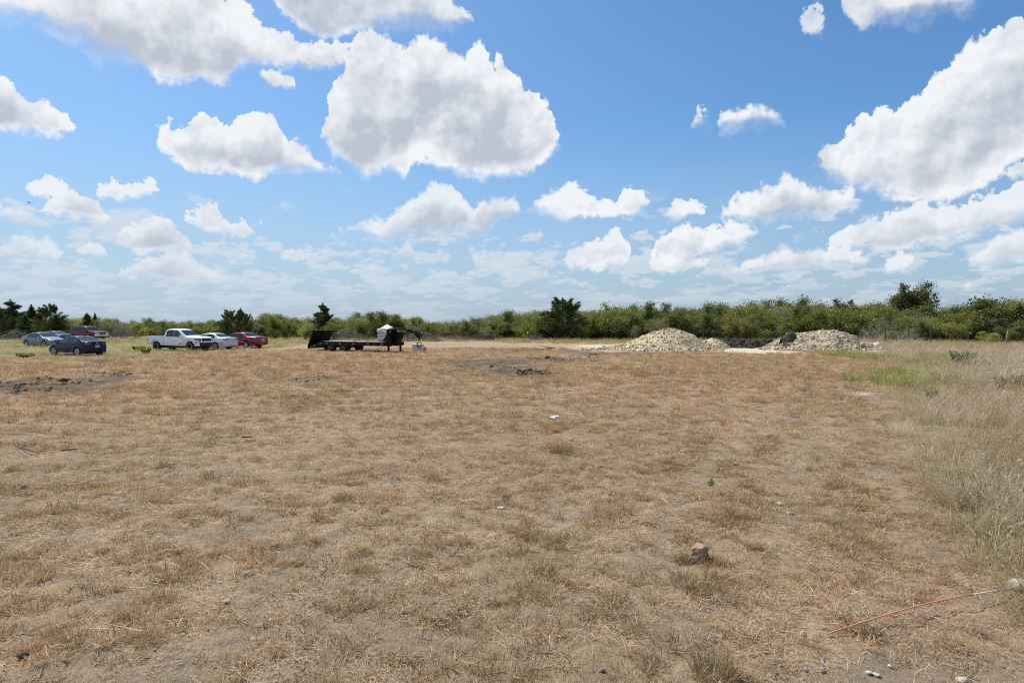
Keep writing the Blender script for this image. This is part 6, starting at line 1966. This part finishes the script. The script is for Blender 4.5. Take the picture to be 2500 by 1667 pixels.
# ------------------------------------------------------------------ single weeds
M_WEED = foliage_mat("weed_leaves", (0.10, 0.145, 0.035), (0.24, 0.29, 0.08), 0.5, 2.0)
def weed(u, v, h, r, n, m, label, seed, leaf=0.06, name='weed', cat='weed', up=0.9):
    rg_ = np.random.default_rng(seed)
    b = MB(); C, D = [], []
    for k in range(n):
        a = rg_.uniform(0, 6.28); q = rg_.uniform(0.3, 1); L = h * rg_.uniform(0.6, 1.0)
        tip = Vector((math.cos(a) * r * q, math.sin(a) * r * q, L)); b0 = Vector((math.cos(a), math.sin(a), 0)) * r * 0.35 * q
        b.tube([b0, b0.lerp(tip, 0.5) + Vector((0, 0, 0.06 * h)), tip], [0.006, 0.005, 0.002], 4, cap=False)
        for t_ in np.linspace(0.25, 1.0, 9):
            for e in range(4):
                C.append(np.array(b0.lerp(tip, t_)) + rg_.normal(0, 0.035 * r + 0.015, 3)); D.append([math.cos(a), math.sin(a), up])
    C = np.array(C); C[:, 2] = np.maximum(C[:, 2], 0.02)
    V, F = leaves(C, np.array(D), leaf * 1.7, leaf * 0.6, rg_, 0.7)
    p = spot(u, v)
    o = empty(name, (p.x, p.y, 0)); tag(o, label, cat)
    st_ = link(bpy.data.objects.new('stem', b.mesh('stem', [M_STICK])), o)
    link(bpy.data.objects.new('leaves', np_mesh('leaves', V, F, [m])), o)
weed(2352, 897, 0.85, 0.65, 60, M_WEED, 'dense bright green bush standing alone in the tall dry grass', 601, 0.07, 'green_bush', 'bush')
weed(2382, 906, 0.55, 0.60, 40, M_WEED, 'lower dark green growth on the right of the lone green bush', 602, 0.07, 'green_bush', 'bush')
weed(2445, 948, 0.45, 0.3, 14, M_WEED, 'dark blue green weed in the tall grass, the left of two', 603)
weed(2480, 950, 0.5, 0.35, 18, M_WEED, 'dark blue green weed in the tall grass, the right of two', 604)
weed(338, 857, 0.42, 0.55, 26, M_WEED, 'leafy green weed clump left of the white pickup', 605, 0.09)
weed(355, 864, 0.5, 0.4, 24, M_WEED, 'small leafy weed between the clump and the rear wheel of the pickup', 606, 0.08)
weed(60, 872, 0.25, 0.7, 16, M_WEED, 'low spreading green weed in front of the navy sedan, on its left', 607, 0.09)
def tuft(u, v, n, rad, h0, h1, m, label, seed):
    rg_ = np.random.default_rng(seed)
    V, F = blades(n, rad, h0, h1, 0.004, 0.32, rg_, 0.6)
    p = spot(u, v)
    o = link(bpy.data.objects.new('grass_tuft', np_mesh('grass_tuft', V, F, [m]))); o.location = (p.x, p.y, float(ground_z([p.x], [p.y])[0]))
    tag(o, label, 'grass tuft')
tuft(1372, 1103, 420, 0.22, 0.10, 0.34, G_OLIVE, 'olive tuft of uncut grass in the middle of the mown field', 609)
tuft(1300, 1128, 260, 0.20, 0.06, 0.20, G_OLIVE, 'lower olive grass tuft in front and left of the tall middle one', 612)
tuft(1680, 1366, 240, 0.13, 0.06, 0.20, G_OLIVE, 'grass tuft leaning on the left of the squared brown stone', 613)
tuft(1738, 1372, 180, 0.11, 0.05, 0.16, G_OLIVE, 'small grass tuft at the right foot of the squared brown stone', 614)
tuft(1745, 1650, 500, 0.16, 0.06, 0.20, G_OLIVE, 'dark olive grass tuft at the bottom edge of the field', 615)
tuft(1690, 1420, 300, 0.2, 0.05, 0.15, G_STRAW, 'pale straw tuft in front of the squared brown stone', 616)
tuft(1705, 1445, 200, 0.12, 0.06, 0.17, G_OLIVE, 'greenish tuft below the pale straw tuft', 617)
tuft(380, 1215, 300, 0.25, 0.05, 0.2, G_RUST, 'rusty grass tuft in the left of the field near the grey stones', 618)
tuft(2195, 1060, 300, 0.25, 0.2, 0.6, G_PALE, 'pale tall tuft at the rim of the tall grass', 619)
tuft(2320, 1230, 160, 0.12, 0.3, 0.7, G_PALE, 'thin pale stalks at the rim of the tall grass nearer the viewer', 620)
weed(1735, 1188, 0.09, 0.03, 2, M_WEED, 'single small green seedling in the mown grass', 610, 0.03)
weed(2275, 985, 0.55, 0.3, 18, M_WEED, 'slender green weed at the rim of the tall grass', 611, 0.03)
